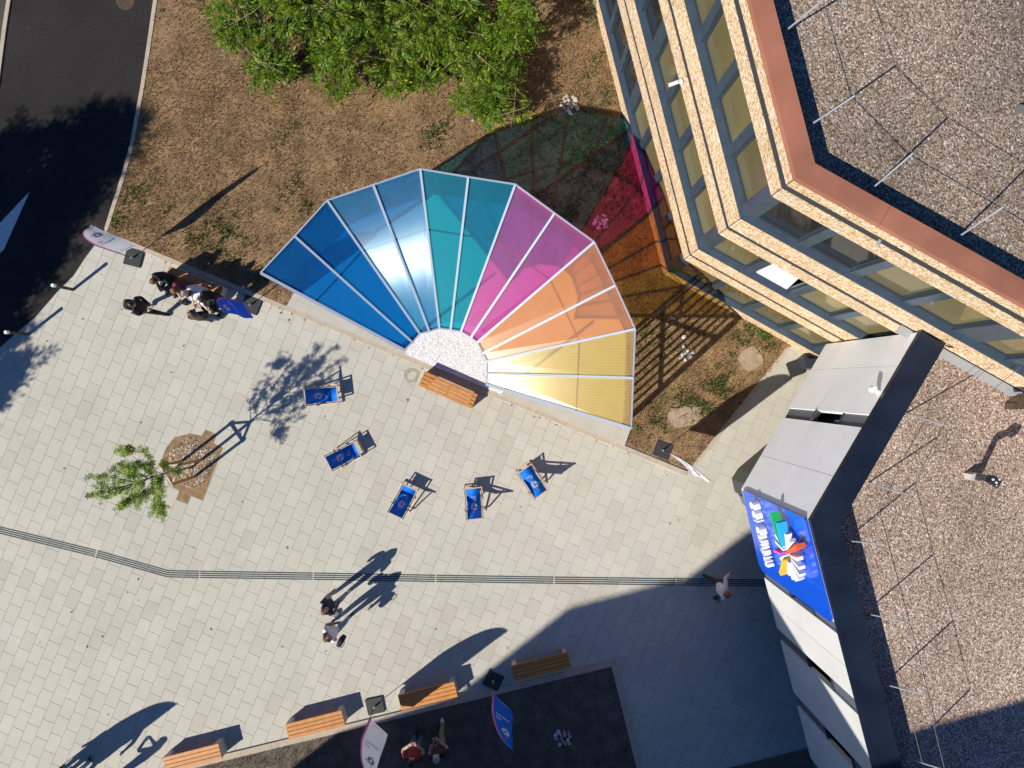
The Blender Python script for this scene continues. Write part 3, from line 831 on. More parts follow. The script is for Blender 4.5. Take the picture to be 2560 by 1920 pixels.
m.prism(pix([(2548, 992), (2580, 988), (2578, 1003), (2550, 1006)], fz + .6), fz + .3, fz + .6)
tag(m.build('roof_vent', [M['iron']]), 'dark squat vent near the edge of the lower gravel roof', 'vent')
# security camera on the facade
sc_ = empty('security_camera', fpt('L', 4.1, 0, 6.2), label='white tubular security camera reaching out from the pebbledash facade', cat='camera')
p = fpt('L', 4.1, 0, 6.15); p.x, p.y = W(1706, 200, 6.2)[:2]
m = MB(); m.tube([p, p + NL * .06], .055, 12); m.tube([p + NL * .05, p + NL * .13], .025, 8); m.build('mount', M['white'], sc_)
d = Vector((-.9, -.3, -.12)).normalized()
m = MB(); m.tube([p + NL * .12 - d * .03, p + NL * .12 + d * .19], .042, 12); m.build('body', M['white'], sc_)
m = MB(); m.tube([p + NL * .12 + d * .192, p + NL * .12 + d * .198], .03, 12); m.build('lens', M['black'], sc_)

# ------------------------------------------------------------------ the fan pavilion
ZO, ZI, ZF = 4.0, 2.86, .10
RIM = [(652, 682.5), (737.5, 591), (818.6, 501.6), (933.6, 462.7), (1051, 423), (1170.8, 443), (1288.6, 461.5), (1386.6, 533.5), (1485.7, 605.4), (1538, 714), (1587.6, 822.7), (1583, 945), (1577.8, 1071.6)]
HUB = [(1011, 875), (1031.6, 856), (1050, 834), (1073.6, 828.6), (1099, 821), (1127, 824.7), (1153, 828.6), (1178, 843), (1194, 856), (1208.5, 883), (1218.6, 904), (1217.4, 933.5), (1215.5, 961)]
rim = [W(u, v, ZO) for u, v in RIM]; hub = [W(u, v, ZI - .20 * max(0, (i - 7) / 5)) for i, (u, v) in enumerate(HUB)]
OC = (hub[0] + hub[-1]) / 2
def outward(p):
    d = Vector((p.x - OC.x, p.y - OC.y, 0)); return d.normalized()
base = [p + outward(p) * .42 - Vector((0, 0, ZO - ZF)) for p in rim]
pav = empty('fan_pavilion', (OC.x, OC.y, 0), label='fan shaped open pavilion with a rainbow of translucent roof panels and white ribs', cat='pavilion')
PCOL = [((.004, .25, .82), (.004, .30, .64)), ((.05, .45, .82), (.12, .46, .76)), ((.006, .55, .68), (.004, .42, .62)), ((.92, .05, .50), (.46, .27, .60)), ((1, .42, .06), (.74, .50, .38)), ((1, .76, .14), (.76, .66, .38))]
PN = ['blue', 'pale_blue', 'teal', 'magenta', 'orange', 'yellow']
PW_ = [polycarb(PN[i] + '_wall_polycarbonate', [q ** .35 for q in c], h, gloss=.04, milk=.06) for i, (c, h) in enumerate(PCOL)]
PW_[4] = PW_[5]
PM = [polycarb(PN[i] + '_polycarbonate', c, h, milk=.24, gloss={1: .09, 5: .12}.get(i, .05), rough={1: .21, 5: .33}.get(i, .3), aniso={1: -.8, 5: -.72}.get(i, 0), flute=.03 if i in (1, 5) else .008) for i, (c, h) in enumerate(PCOL)]
def sheet(name, a, b, c, d, th, mt, parent):
    """a,b outer edge; c,d inner edge (a-d and b-c are the sides); uv.x across in metres"""
    nrm = (b - a).cross(d - a).normalized() * th
    me_ = bpy.data.meshes.new(name)
    off = parent.location
    vs_ = [p - off for p in (a, b, c, d)] + [p - off - nrm for p in (a, b, c, d)]
    me_.from_pydata([tuple(v) for v in vs_], [], [(0, 1, 2, 3), (7, 6, 5, 4), (0, 4, 5, 1), (1, 5, 6, 2), (2, 6, 7, 3), (3, 7, 4, 0)])
    me_.materials.append(mt)
    uvl = me_.uv_layers.new(name='uv')
    dx = (b - a).normalized(); dy = (d - a).normalized()
    me_.attributes.new('across', 'FLOAT_VECTOR', 'POINT').data.foreach_set('vector', list(dx) * 8)
    for lp in me_.loops:
        co = me_.vertices[lp.vertex_index].co + off - a
        uvl.data[lp.index].uv = (co.dot(dx), co.dot(dy))
    o = bpy.data.objects.new(name, me_); COL.objects.link(o); o.parent = parent
    return o
for i in range(12):
    a, b, c, d = rim[i], rim[i + 1], hub[i + 1], hub[i]
    o = sheet('roof_panel', b, a, d, c, .016, PM[i // 2], pav)
    o['label'] = PN[i // 2].replace('_', ' ') + ' translucent roof panel'
    # purlins under the panel
    for t, w in ((.012, .04), (.36, .035), (.985, .04)):
        p, q = a.lerp(d, t), b.lerp(c, t)
        MB().bar(p - Vector((0, 0, .06)), q - Vector((0, 0, .06)), w, .07).build('purlin', M['beam'], pav)
    # rim trim
    MB().bar(a + Vector((0, 0, .01)), b + Vector((0, 0, .01)), .035, .055).build('rim_trim', M['alu'], pav)
    MB().bar(d + Vector((0, 0, .008)), c + Vector((0, 0, .008)), .03, .05).build('hub_trim', M['alu'], pav)
    # outer wall
    if i < 10:
        sheet('wall_panel', a - Vector((0, 0, .15)), b - Vector((0, 0, .15)), base[i + 1], base[i], .012, PW_[i // 2], pav)['label'] = PN[i // 2].replace('_', ' ') + ' translucent wall panel'
    else:
        n = 4 if i == 10 else 5
        for k in range(n):
            t = (k + .55) / n
            MB().bar(base[i].lerp(base[i + 1], t), a.lerp(b, t) - Vector((0, 0, .12)), .085, .03, up=outward(a)).build('slat', M['beam'], pav)
    for t in ((.30, .97) if i >= 10 else (.97,)):
        p, q = base[i].lerp(a, t), base[i + 1].lerp(b, t)
        MB().bar(p, q, .06, .10).build('wall_rail', M['beam'], pav)
for i in range(13):
    w = .058 if i not in (0, 12) else .075
    MB().bar(hub[i] + Vector((0, 0, .02)), rim[i] + Vector((0, 0, .02)), w, .05).build('rib', M['alu'], pav)
    if i % 2 == 0: MB().bar(base[i], rim[i] - Vector((0, 0, .16)), .09, .09).build('post', M['beam'], pav)
    if i in (0, 12):
        q = hub[i].lerp(rim[i], .14); MB().bar(Vector((q.x, q.y, ZF)), q - Vector((0, 0, .15)), .07, .07).build('post', M['beam'], pav)
MB().bar(base[10].lerp(rim[10], .2), base[12].lerp(rim[12], .8), .05, .12).build('brace', M['beam'], pav)
KL = (W(362, 619), W(1712, 1178))
kd = (KL[1] - KL[0]).normalized()
def on_kerb(u, v):
    p = W(u, v); return KL[0] + kd * (p - KL[0]).dot(kd)
kn = Vector((-kd.y, kd.x, 0))
f0, f1 = on_kerb(721, 762) + kn * .02, on_kerb(1560, 1115) + kn * .02
fl_poly = [tuple(f0[:2])] + [tuple(W(737, 733)[:2])] + [tuple(p[:2]) for p in base[1:-1]] + [tuple(W(1577, 1068)[:2])] + [tuple(f1[:2])]
MB().prism(fl_poly, -.08, ZF).build('floor_plinth', M['concrete'], pav)
cc = on_kerb(1138, 930) + kn * .03
gp = [tuple((cc + kd * 1.62 * math.cos(t) + kn * (1.62 * math.sin(t)))[:2]) for t in np.linspace(0, math.pi, 26)]
MB().prism(gp, ZF - .05, ZF + .012).build('gravel_disc', M['whitegravel'], pav)

# ------------------------------------------------------------------ benches
def make_bench():
    root = empty('bench', label='x', cat='bench')
    Lb, Wb, zt = 1.75, .475, .46
    for k in range(4):
        y = -Wb / 2 + .0535 + k * .1225
        m = MB(); m.prism([(-Lb / 2, y - .052), (Lb / 2, y - .052), (Lb / 2, y + .052), (-Lb / 2, y + .052)], zt - .045, zt); m.build('slat', M['wood'], root, world=False)
    for s in (-1, 1):
        m = MB(); m.box((s * (Lb / 2 - .085), 0, .2), (.15, Wb - .02, .40)); m.build('leg', M['benchleg'], root, world=False)
        m = MB(); m.box((s * (Lb / 2 - .085), 0, .4075), (.05, Wb - .06, .014)); m.build('bracket', M['black'], root, world=False)
    m = MB(); m.box((0, 0, .405), (.04, Wb - .05, .018)); m.build('bracket', M['black'], root, world=False)
    return root
bench0 = make_bench()
def bench_at(o, pts, label):
    ws = [W(u, v, .46) for u, v in pts]
    c = sum(ws, Vector((0, 0, 0))) / 4
    d = (ws[1] - ws[0])
    o.location = (c.x, c.y, 0); o.rotation_euler = (0, 0, math.atan2(d.y, d.x)); o['label'] = label; o['group'] = 'slatted benches around the plaza'
BEN = [([(1062.5, 928.7), (1193.7, 986), (1177.5, 1021), (1047, 963.7)], 'sunlit orange wooden bench in front of the white gravel disc of the pavilion'),
       ([(406, 1894), (544, 1859), (554, 1898), (416, 1933)], 'wooden bench cut by the picture edge, nearest the lone flag shadow on the plaza'),
       ([(712, 1811.5), (853.5, 1775.7), (863, 1813), (722, 1850.7)], 'fully sunlit wooden bench by the bed kerb, beside the white flag base'),
       ([(994.5, 1738), (1135, 1703.7), (1144.5, 1742.5), (1003, 1777.5)], 'wooden bench half shaded and half sunlit, under the feather flag shadow'),
       ([(1276, 1665), (1419.6, 1630), (1427.4, 1668.8), (1286, 1703)], 'wooden bench fully in shade near the corner of the planting bed'),
       ([(417, 662), (566, 720), (550, 757), (401, 699)], 'bench along the lawn kerb where four people sit close together')]
for k, (pts, lb) in enumerate(BEN):
    o = bench0 if k == 0 else copy_tree(bench0)
    bench_at(o, pts, lb)

# ------------------------------------------------------------------ deckchairs
LOGO_MATS = ['whiteprint', 'orangeprint', 'yellowprint', 'magentaprint', 'tealprint', 'skyprint']
def make_deckchair():
    root = empty('deckchair', label='x', cat='deckchair')
    w = .25
    LO, HI = Vector((0, .06, .34)), Vector((0, .90, .84))
    def X(p, s): return Vector((s, p[0], p[1]))
    def frame(name, a, b, ww, bars):
        m = MB()
        for s in (-1, 1): m.bar(X(a, s * ww), X(b, s * ww), .026, .045)
        for t in bars:
            p = Vector(a).lerp(Vector(b), t); m.bar(X(p, -ww), X(p, ww), .03, .03)
        m.build(name, M['deckwood'], root, world=False)
    frame('back_frame', (-.02, .02), (.93, .86), w, (.02, .98))
    frame('seat_frame', (.04, .36), (.86, .02), w + .03, (.02, .97))
    frame('prop_frame', (.64, .60), (.80, .10), w + .055, (.97,))
    def zc(t):
        y = LO.y + (HI.y - LO.y) * t
        z = LO.z + (HI.z - LO.z) * t - .20 * math.sin(math.pi * min(1, max(0, t)) ** .8)
        return y, z
    nseg = 14
    top, bot = [], []
    ww = w - .035
    for j in range(nseg + 1):
        y, z = zc(j / nseg)
        top += [(-ww, y, z + .003), (ww, y, z + .003)]; bot += [(-ww, y, z - .003), (ww, y, z - .003)]
    m = MB(); nn = len(top)
    fs = []
    for j in range(nseg):
        a = 2 * j
        fs += [(a, a + 1, a + 3, a + 2), (nn + a + 2, nn + a + 3, nn + a + 1, nn + a), (a, a + 2, nn + a + 2, nn + a), (a + 1, nn + a + 1, nn + a + 3, a + 3)]
    m.add(top + bot, fs)
    cv = m.build('canvas', M['canvas'], root, world=False, smooth=True)
    # print: y of plan from low end; emblem near the head, words below it
    Ly = HI.y - LO.y
    def place(x, y, h):
        t = (y - LO.y) / Ly; yy, z = zc(t); return Vector((x, yy, z + .004 + h))
    m = MB(); rays_logo(m, lambda x, y, h: place(x, y + .60, h), .10, 1.0, .016, RAYS)
    m.build('ray_emblem', [M[k] for k in LOGO_MATS], cv, world=False)
    m = MB(); put_text(m, 'CCI', place, .042, .075, -.075, .385, (0, .002)); put_text(m, 'Campus', place, .042, .17, -.075, .325, (0, .002))
    m.build('lettering', M['whiteprint'], cv, world=False)
    return root
dk0 = make_deckchair()
CH = [((764, 993), (843, 984.5), 'blue deckchair nearest the leafy tree shadow, below the blue roof panels'),
      ((817.5, 1160.6), (896, 1120), 'blue deckchair standing second along the curved row of five'),
      ((987.5, 1291), (1026, 1215.6), 'blue deckchair standing in the middle of the curved row of five'),
      ((1187, 1300.6), (1180.6, 1217), 'blue deckchair turned squarely, second from the pale flag end of the row'),
      ((1352.5, 1235.9), (1309.8, 1172.7), 'blue deckchair at the end of the row, nearest the white gravel bed and kerb flag')]
for k, (hi, lo, lb) in enumerate(CH):
    o = dk0 if k == 0 else copy_tree(dk0)
    ph, pl = W(*hi, .84), W(*lo, .34)
    d = (ph - pl); a = math.atan2(d.y, d.x) - math.pi / 2
    c = (Vector((ph.x, ph.y, 0)) + Vector((pl.x, pl.y, 0))) / 2
    f = Vector((math.cos(a + math.pi / 2), math.sin(a + math.pi / 2), 0))
    o.location = c - f * .48; o.rotation_euler = (0, 0, a); o['label'] = lb; o['group'] = 'blue deckchairs set out in a curved row'

# ------------------------------------------------------------------ feather flags
def feather_flag(base_px, dirv, colour, label, plate_rz, seed):
    b = W(*base_px); rz = math.atan2(dirv[1], dirv[0])
    root = empty('feather_flag', b, rz, label=label, cat='flag', group='feather flags of the campus')
    m = MB(); m.box((0, 0, .03), (.52, .48, .06), plate_rz - rz); m.build('base_plate', M['rubber'], root, world=False)
    m = MB(); m.tube([(0, 0, .06), (0, 0, .2)], .03, 8); m.build('socket', M['galv'], root, world=False)
    # pole in the local xz plane
    def pole(t):            # t 0..1 along
        z = 3.42 * t if t < .68 else 3.42 * (.68 + .32 * math.sin((t - .68) / .32 * math.pi / 2) * .98)
        x = 0 if t < .55 else .72 * ((t - .55) / .45) ** 2.1
        return x, z
    pts = [Vector((pole(t)[0], 0, pole(t)[1])) for t in np.linspace(.02, 1, 26)]
    MB().tube(pts, [.014 - .008 * i / 25 for i in range(26)], 6).build('pole', M['black'], root, world=False)
    r = np.random.default_rng(seed)
    ph = r.uniform(0, 6)
    def cloth(s, t):
        """t along the pole .25..1, s 0 pole edge .. 1 free edge"""
        tt = .235 + .765 * t
        x0, z0 = pole(tt)
        xf = .68 + .06 * t
        zf = (.235 * 3.42 + .30) + (3.40 - .235 * 3.42 - .30) * t
        x = x0 + (xf - x0) * s; z = z0 + (zf - z0) * s * (1 - t * .6)
        y = .045 * math.sin(3.2 * t + 2.2 * s + ph) * s + .02 * math.sin(11 * t + ph) * s
        return Vector((x, y, z))
    ns, nt_ = 8, 22
    hem = .09
    def sheet_(s0, s1, n, name, mt):
        th = .0025
        vv, ff = [], []
        for side in (1, -1):
            for j in range(nt_ + 1):
                for i in range(n + 1):
                    p = cloth(s0 + (s1 - s0) * i / n, j / nt_); vv.append(p + Vector((0, th * side, 0)))
        k = (n + 1) * (nt_ + 1)
        for j in range(nt_):
            for i in range(n):
                a = j * (n + 1) + i
                ff.append((a, a + n + 1, a + n + 2, a + 1)); ff.append((k + a + 1, k + a + n + 2, k + a + n + 1, k + a))
        mm = MB(); mm.add(vv, ff); return mm.build(name, mt, root, world=False, smooth=True)
    ban = sheet_(hem, 1, ns, 'banner', M['flag' + colour])
    sheet_(0, hem, 1, 'hem', M['pink'])
    for side in (1, -1):
        def place(x, y, h, cx=.0, cz=.0):
            s = (x) / .68; t = y
            p = cloth(min(max(s, 0), 1), min(max(t, 0), 1))
            return p + Vector((0, side * (.005 + h), 0))
        pl = lambda x, y, h: place(.40 + side * x * 1.0 if False else .40 + x, .70 + y / 2.6, h)
        m = MB(); rays_logo(m, lambda x, y, h: place(.40 + x, .70 + y / 2.6, h), .14, 1.0, .026, RAYS)
        ln = LOGO_MATS if colour == 'blue' else ['navyprint'] + LOGO_MATS[1:]
        m.build('ray_emblem', [M[k] for k in ln], ban, world=False)
        m = MB(); mi = M['whiteprint'] if colour == 'blue' else M['navyprint']
        pt = lambda x, y, h: place(x, y / 2.6, h)
        put_text(m, 'CCI', pt, .10, .15, .14, 1.32, (0, .002)); put_text(m, 'Campus', pt, .10, .42, .14, 1.14, (0, .002))
        put_text(m, 'ccicampus.fr', pt, .05, .40, .15, .16, (0, .002))
        m.build('lettering', mi, ban, world=False)
    return root
feather_flag((335, 646), (.95, .31), 'white', 'white feather flag with pink hem beside the road, over the lawn kerb corner', R(-15), 1)
feather_flag((629, 763), (.68, -.73), 'blue', 'blue feather flag standing beside the sitting group near the pavilion corner', R(-22), 2)
feather_flag((1656, 1125), (.72, -.69), 'white', 'white feather flag standing in the weedy lawn corner near the entrance wing', R(-20), 3)
feather_flag((938, 1763), (.82, -.57), 'white', 'white feather flag beside the half shaded bench, leaning over the dark bed', R(12), 4)
feather_flag((1233, 1700), (.81, -.59), 'blue', 'blue feather flag hanging over the dark planting bed beside the shaded bench', R(-25), 5)
feather_flag((112, 1948), (.82, -.57), 'blue', 'feather flag below the picture edge that throws its shadow on the plaza', R(10), 6)
m = MB(); m.box((0, 0, .03), (.46, .46, .06)); 
o = m.build('base_plate_square', M['rubber']); o.name = 'flag_base'; c_ = W(1988, 921); o.location = (c_.x, c_.y, 0); o.rotation_euler = (0, 0, R(20))
tag(o, 'black square flag base plate without flag on the path by the grey cladding', 'flag base')

# ------------------------------------------------------------------ tactile guide strips
gs = empty('guide_strip', W(0, 1327), label='four dark parallel guiding strips for the blind running across the plaza to the entrance', cat='guide strip')
g_breaks = [(-160, 1284), (240, 1381.5), None, (420, 1434.5), (499, 1436), (783, 1440.5), (1089, 1446), (1385, 1450.5), (1690, 1454.5), (1915, 1457.5)]
pp = [(-160, 1286), (240, 1384), (420, 1434.5), (499, 1436), (783, 1440.5), (1089, 1446), (1385, 1450.5), (1690, 1454.5), (1935, 1457.8)]
for k in range(len(pp) - 1):
    a, b = W(*pp[k]), W(*pp[k + 1]); d = (b - a).normalized(); nn = Vector((-d.y, d.x, 0))
    for q in range(4):
        oo = nn * ((q - 1.5) * .0635)
        MB().bar(a + oo + d * (.02 if k != 2 else .0) + Vector((0, 0, .002)), b + oo - d * (.02 if k != 1 else -.01) + Vector((0, 0, .002)), .032, .008).build('strip', M['stripe'], gs)

# ------------------------------------------------------------------ bollards
bo = empty('bollard', W(183, 724), label='black bollard with pale head at the road edge, nearest the white feather flag', cat='bollard', group='bollards along the road edge')
MB().tube([(0, 0, 0), (0, 0, .88)], .048, 14).build('post', M['black'], bo, world=False, smooth=False)
m = MB(); m.tube([(0, 0, .88), (0, 0, .92), (0, 0, .99), (0, 0, 1.0)], [.05, .055, .055, .04], 14); m.build('cap', M['white'], bo, world=False)
o = copy_tree(bo); o.location = W(71, 836); o['label'] = 'black bollard with pale head at the road edge, in the tree shadow'
o = copy_tree(bo); o.location = W(-62, 925); o['label'] = 'black bollard with pale head beyond the picture edge'

# ------------------------------------------------------------------ stones, covers, litter
def stone(c, r, label, grp, z=.03):
    bm = bmesh.new(); bmesh.ops.create_icosphere(bm, subdivisions=1, radius=1.0)
    s = Vector((r * rng.uniform(.8, 1.35), r * rng.uniform(.6, 1.0), r * rng.uniform(.5, .8)))
    for v in bm.verts:
        j = 1 + rng.uniform(-.22, .22); v.co = Vector((v.co.x * s.x * j, v.co.y * s.y * j, max(v.co.z, -.6) * s.z * j))
    me_ = bpy.data.meshes.new('stone'); bm.to_mesh(me_); bm.free(); me_.materials.append(M['stonew'])
    o = bpy.data.objects.new('stone', me_); COL.objects.link(o); o.location = (c.x, c.y, z + s.z * .55); o.rotation_euler = (0, 0, rng.uniform(0, 6.3))
    return tag(o, label, 'stone', grp)
for (u, v, rr, n, lb, gr) in ((1424, 263, .30, 22, 'pale rough stone in the ring at the tip of the pavilion shadow', 'stones ringed at the pavilion shadow tip'),
                              (1500, 558, .27, 17, 'pale rough stone in the ring on the pink lit grass', 'stones ringed on the pink lit grass'),
                              (1717, 883, .24, 14, 'pale rough stone in the ring beside the striped slat shadow', 'stones ringed beside the slat shadow'),
                              (1406, 1842, .30, 18, 'pale rough stone in the ring on the dark planting bed', 'stones ringed on the dark bed')):
    c = W(u, v)
    for k in range(n):
        a = 2.4 * k + rng.uniform(-.4, .4); q = rr * (rng.uniform(.55, 1.0) if k < n * .75 else rng.uniform(.1, .5))
        stone(c + Vector((math.cos(a) * q, math.sin(a) * q, 0)), rng.uniform(.05, .085), lb, gr)
stone(W(1708, 843), .10, 'single white stone lying apart between the slat shadows', None)
stone(W(1182, 302), .06, 'single small white stone at the foot of the thicket', None)
stone(W(1518, 357), .04, 'tiny pale stone on the green tinted shadow ground', None)

o = MB().prism([tuple((W(1876, 897) + Vector((math.cos(t), math.sin(t), 0)) * (.36 + .03 * math.cos(4 * t + .6)))[:2]) for t in np.linspace(0, 2 * math.pi, 28, endpoint=False)], .0, .05).build('manhole_cover', M['cover'])
tag(o, 'round brown concrete manhole cover in the weedy lawn', 'manhole cover')
o = MB().prism(pix([(1672, 1022), (1724, 1010), (1752, 1018), (1745, 1058), (1690, 1070), (1668, 1050)]), .0, .045).build('concrete_pad', M['cover'])
tag(o, 'flat weathered concrete pad in the lawn near the flag shadow', 'concrete pad')
o = MB().prism([tuple((W(314, 2) + Vector((math.cos(t), math.sin(t), 0)) * .29)[:2]) for t in np.linspace(0, 2 * math.pi, 28, endpoint=False)], .0, .0115).build('manhole_cover', M['iron'])
tag(o, 'round rusty manhole cover in the asphalt road', 'manhole cover')
# damp ring on the slabs
m = MB(); c = W(1029, 938); n = 26
rr_ = [.235 * (1 + .06 * math.sin(3 * t) + .04 * math.sin(5 * t + 1)) for t in np.linspace(0, 2 * math.pi, n, endpoint=False)]
ri_ = [.12 * (1 + .25 * math.sin(2 * t + .5)) for t in np.linspace(0, 2 * math.pi, n, endpoint=False)]
ts = np.linspace(0, 2 * math.pi, n, endpoint=False)
m.add([c + Vector((math.cos(t) * r_, math.sin(t) * r_, .004)) for t, r_ in zip(ts, rr_)] + [c + Vector((math.cos(t) * r_, math.sin(t) * r_ * 1.2 - .02, .004)) for t, r_ in zip(ts, ri_)], [(i, (i + 1) % n, n + (i + 1) % n, n + i) for i in range(n)])
tag(m.build('damp_stain', M['stain']), kind='structure')
# dead leaves
def leaves(n, sampler, name):
    V, F = [], []
    for k in range(n):
        p = sampler(); a = rng.uniform(0, 6.3); l = rng.uniform(.025, .05); w = l * .55; z = .004 + (.03 if p[2] else 0)
        d = np.array([math.cos(a), math.sin(a), 0]); s = np.array([-d[1], d[0], 0]); c0 = np.array([p[0], p[1], z + .006])
        b = len(V)
        V += [c0 - d * l + [0, 0, .004], c0 + s * w, c0 + d * l + [0, 0, .012], c0 - s * w + [0, 0, .008]]
        F.append((b, b + 1, b + 2, b + 3))
    tag(big_mesh(name, V, F, M['litter']), kind='stuff')
def samp_plaza():
    return (*W(rng.uniform(40, 1700), rng.uniform(700, 1880))[:2], 0)
def samp_kerb():
    t = rng.beta(.8, 1.6); u = 380 + 1300 * t; return (*W(u + rng.normal(0, 5), 634 + .414 * (u - 380) + abs(rng.normal(0, 8)))[:2], 0)
leaves(45, samp_plaza, 'fallen_leaves'); leaves(70, samp_kerb, 'fallen_leaves')
def samp_lawn():
    while True:
        q = rng.uniform((-11, 0), (6, 12)); 
        if in_poly([q], lawn_p)[0]: return (q[0], q[1], 1)
leaves(700, samp_lawn, 'fallen_leaves')

# ------------------------------------------------------------------ shrubs and trees
def frond_template(nl=7, L_=.25):
    """a pinnate frond: nl pairs of leaflets, pointing along +x"""
    V, F = [], []
    for i in range(nl):
        t = (i + .6) / nl; x = L_ * t; ll = L_ * .36 * math.sin(math.pi * (t * .8 + .15)); lw = ll * .34
        for s in (-1, 1):
            d = np.array([.55, .83 * s, -.1]); d /= np.linalg.norm(d); n = np.array([-d[1] * s, d[0] * s, 0]) * s
            p0 = np.array([x, 0, -.15 * L_ * t * t]); b = len(V)
            V += [p0, p0 + d * ll * .5 + n * lw / 2, p0 + d * ll, p0 + d * ll * .5 - n * lw / 2]; F.append((b, b + 1, b + 2, b + 3))
    p0 = np.array([L_, 0, -.15 * L_]); b = len(V)
    V += [p0, p0 + [.05, .025, 0], p0 + [.12, 0, -.02], p0 + [.05, -.025, 0]]; F.append((b, b + 1, b + 2, b + 3))
    return np.array(V), np.array(F)
FV, FF = frond_template()
def rot_mats(yaw, pitch, roll):
    cy, sy, cp, sp_, cr, sr = np.cos(yaw), np.sin(yaw), np.cos(pitch), np.sin(pitch), np.cos(roll), np.sin(roll)
    Rz = np.zeros((len(yaw), 3, 3)); Rz[:, 0, 0] = cy; Rz[:, 0, 1] = -sy; Rz[:, 1, 0] = sy; Rz[:, 1, 1] = cy; Rz[:, 2, 2] = 1
    Ry = np.zeros_like(Rz); Ry[:, 0, 0] = cp; Ry[:, 0, 2] = sp_; Ry[:, 1, 1] = 1; Ry[:, 2, 0] = -sp_; Ry[:, 2, 2] = cp
    Rx = np.zeros_like(Rz); Rx[:, 0, 0] = 1; Rx[:, 1, 1] = cr; Rx[:, 1, 2] = -sr; Rx[:, 2, 1] = sr; Rx[:, 2, 2] = cr
    return Rz @ Ry @ Rx
def foliage(name, pos, outdir, size, tv, tf, mt, parent):
    n = len(pos)
    yaw = np.arctan2(outdir[:, 1], outdir[:, 0]) + rng.normal(0, .6, n); pitch = rng.normal(.1, .45, n); roll = rng.normal(0, .5, n)
    Rm = rot_mats(yaw, pitch, roll)
    V = np.einsum('nij,kj->nki', Rm, tv) * size[:, None, None] + pos[:, None]
    F = (tf[None] + (np.arange(n) * len(tv))[:, None, None]).reshape(-1, tf.shape[1])
    o = big_mesh(name, V.reshape(-1, 3), F, mt, parent, off=parent.location); o['kind'] = 'stuff'
    return o
def shrub(u, v, rx, ry, h, dens, label, grp, sz=1.0, seed=0):
    zc_ = h * .55
    c = W(u, v, zc_); k = (CAMH - zc_) / FPX
    rx, ry = rx * k, ry * k
    root = empty('shrub', (c.x, c.y, 0), label=label, cat='shrub', group=grp)
    # clumps inside the crown volume
    nc = int(13 * dens)
    th = rng.uniform(0, 2 * np.pi, nc); rr = np.sqrt(rng.uniform(0, 1, nc)) * .86
    cx, cy = c.x + np.cos(th) * rr * rx, c.y + np.sin(th) * rr * ry
    cz = h * (.25 + .72 * np.sqrt(np.clip(1 - rr ** 2, 0, 1)) * rng.uniform(.45, 1.05, nc))
    m = MB(); pos, od, sz_ = [], [], []
    for i in range(nc):
        tip = Vector((cx[i], cy[i], cz[i])); b0 = Vector((c.x + rng.normal(0, rx * .2), c.y + rng.normal(0, ry * .2), 0.02))
        md = b0.lerp(tip, .55) + Vector((rng.normal(0, .1), rng.normal(0, .1), .15))
        m.tube([b0, md, tip], [.022, .014, .006], 5)
        cr = rng.uniform(.20, .36) * min(1.2, max(rx, ry))
        n = int(34 * rng.uniform(.8, 1.2))
        dv = rng.normal(0, 1, (n, 3)); dv /= np.linalg.norm(dv, axis=1)[:, None]; dv[:, 2] = np.abs(dv[:, 2]) * .75 - .15
        pos.append(np.array(tip)[None] + dv * cr * (rng.uniform(.3, 1, (n, 1))) ** .6); od.append(dv); sz_.append(rng.uniform(.75, 1.3, n) * sz)
    m.build('stem', M['bark'], root)
    m = MB()
    for i in range(int(5 * dens)):
        a = rng.uniform(0, 6.3); r0 = rng.uniform(.2, .8); p0 = Vector((c.x + math.cos(a) * rx * r0, c.y + math.sin(a) * ry * r0, h * .8)); d = Vector((rng.normal(0, .5), rng.normal(0, .5), rng.uniform(.1, .35)))
        m.tube([p0 - d * .5, p0 + d * .6, p0 + d * 1.1 + Vector((rng.normal(0, .1), rng.normal(0, .1), 0))], [.008, .006, .003], 4)
    m.build('dry_twig', M['twig'], root)
    P_ = np.concatenate(pos); P_[:, 2] = np.clip(P_[:, 2], .06, None)
    foliage('foliage', P_, np.concatenate(od), np.concatenate(sz_), FV, FF, M['leaf'], root)
    return root
K = 1.1573
TH = 'feathery shrubs of the thicket above the lawn'
SHR = [(515, 45, 66, 62, 1.9, 1.2, 'bright green feathery shrub at the road side end of the thicket'),
       (590, 135, 62, 66, 1.8, 1.2, 'feathery shrub drooping lowest towards the curved flag shadow on the lawn'), (650, 30, 80, 55, 2.2, 1.3, 'tall feathery shrub directly above the one drooping towards the flag shadow'), (745, 130, 62, 78, 1.7, 1.25, 'broad feathery shrub of the thicket above the pale blue roof panels'), (750, 25, 80, 50, 2.2, 1.2, 'tall feathery shrub in the middle of the thicket at the picture edge'),
       (872, 60, 72, 62, 2.1, 1.1, 'tall feathery shrub behind the low sparse twiggy one'), (865, 160, 50, 45, 1.1, .7, 'low sparse shrub with dry twigs between two larger shrubs'), (975, 45, 75, 55, 2.2, 1.0, 'tall feathery shrub behind the smallest shrub of the thicket'), (945, 150, 40, 50, 1.2, .45, 'smallest shrub of the thicket, in its bare twiggy gap'), (1040, 130, 66, 60, 1.7, .9, 'feathery shrub with bare twigs just behind the yellow green one'),
       (1065, 215, 78, 62, 1.6, 1.25, 'yellow green feathery shrub reaching furthest down towards the pavilion shadow'), (1125, 60, 55, 60, 2.2, 1.0, 'feathery shrub of the thicket nearest the pebbledash facade'), (560, -60, 100, 60, 2.4, 1.1, None), (760, -70, 110, 60, 2.6, 1.1, None), (980, -70, 110, 60, 2.6, 1.1, None), (1170, -90, 70, 70, 3.0, 1.1, None)]
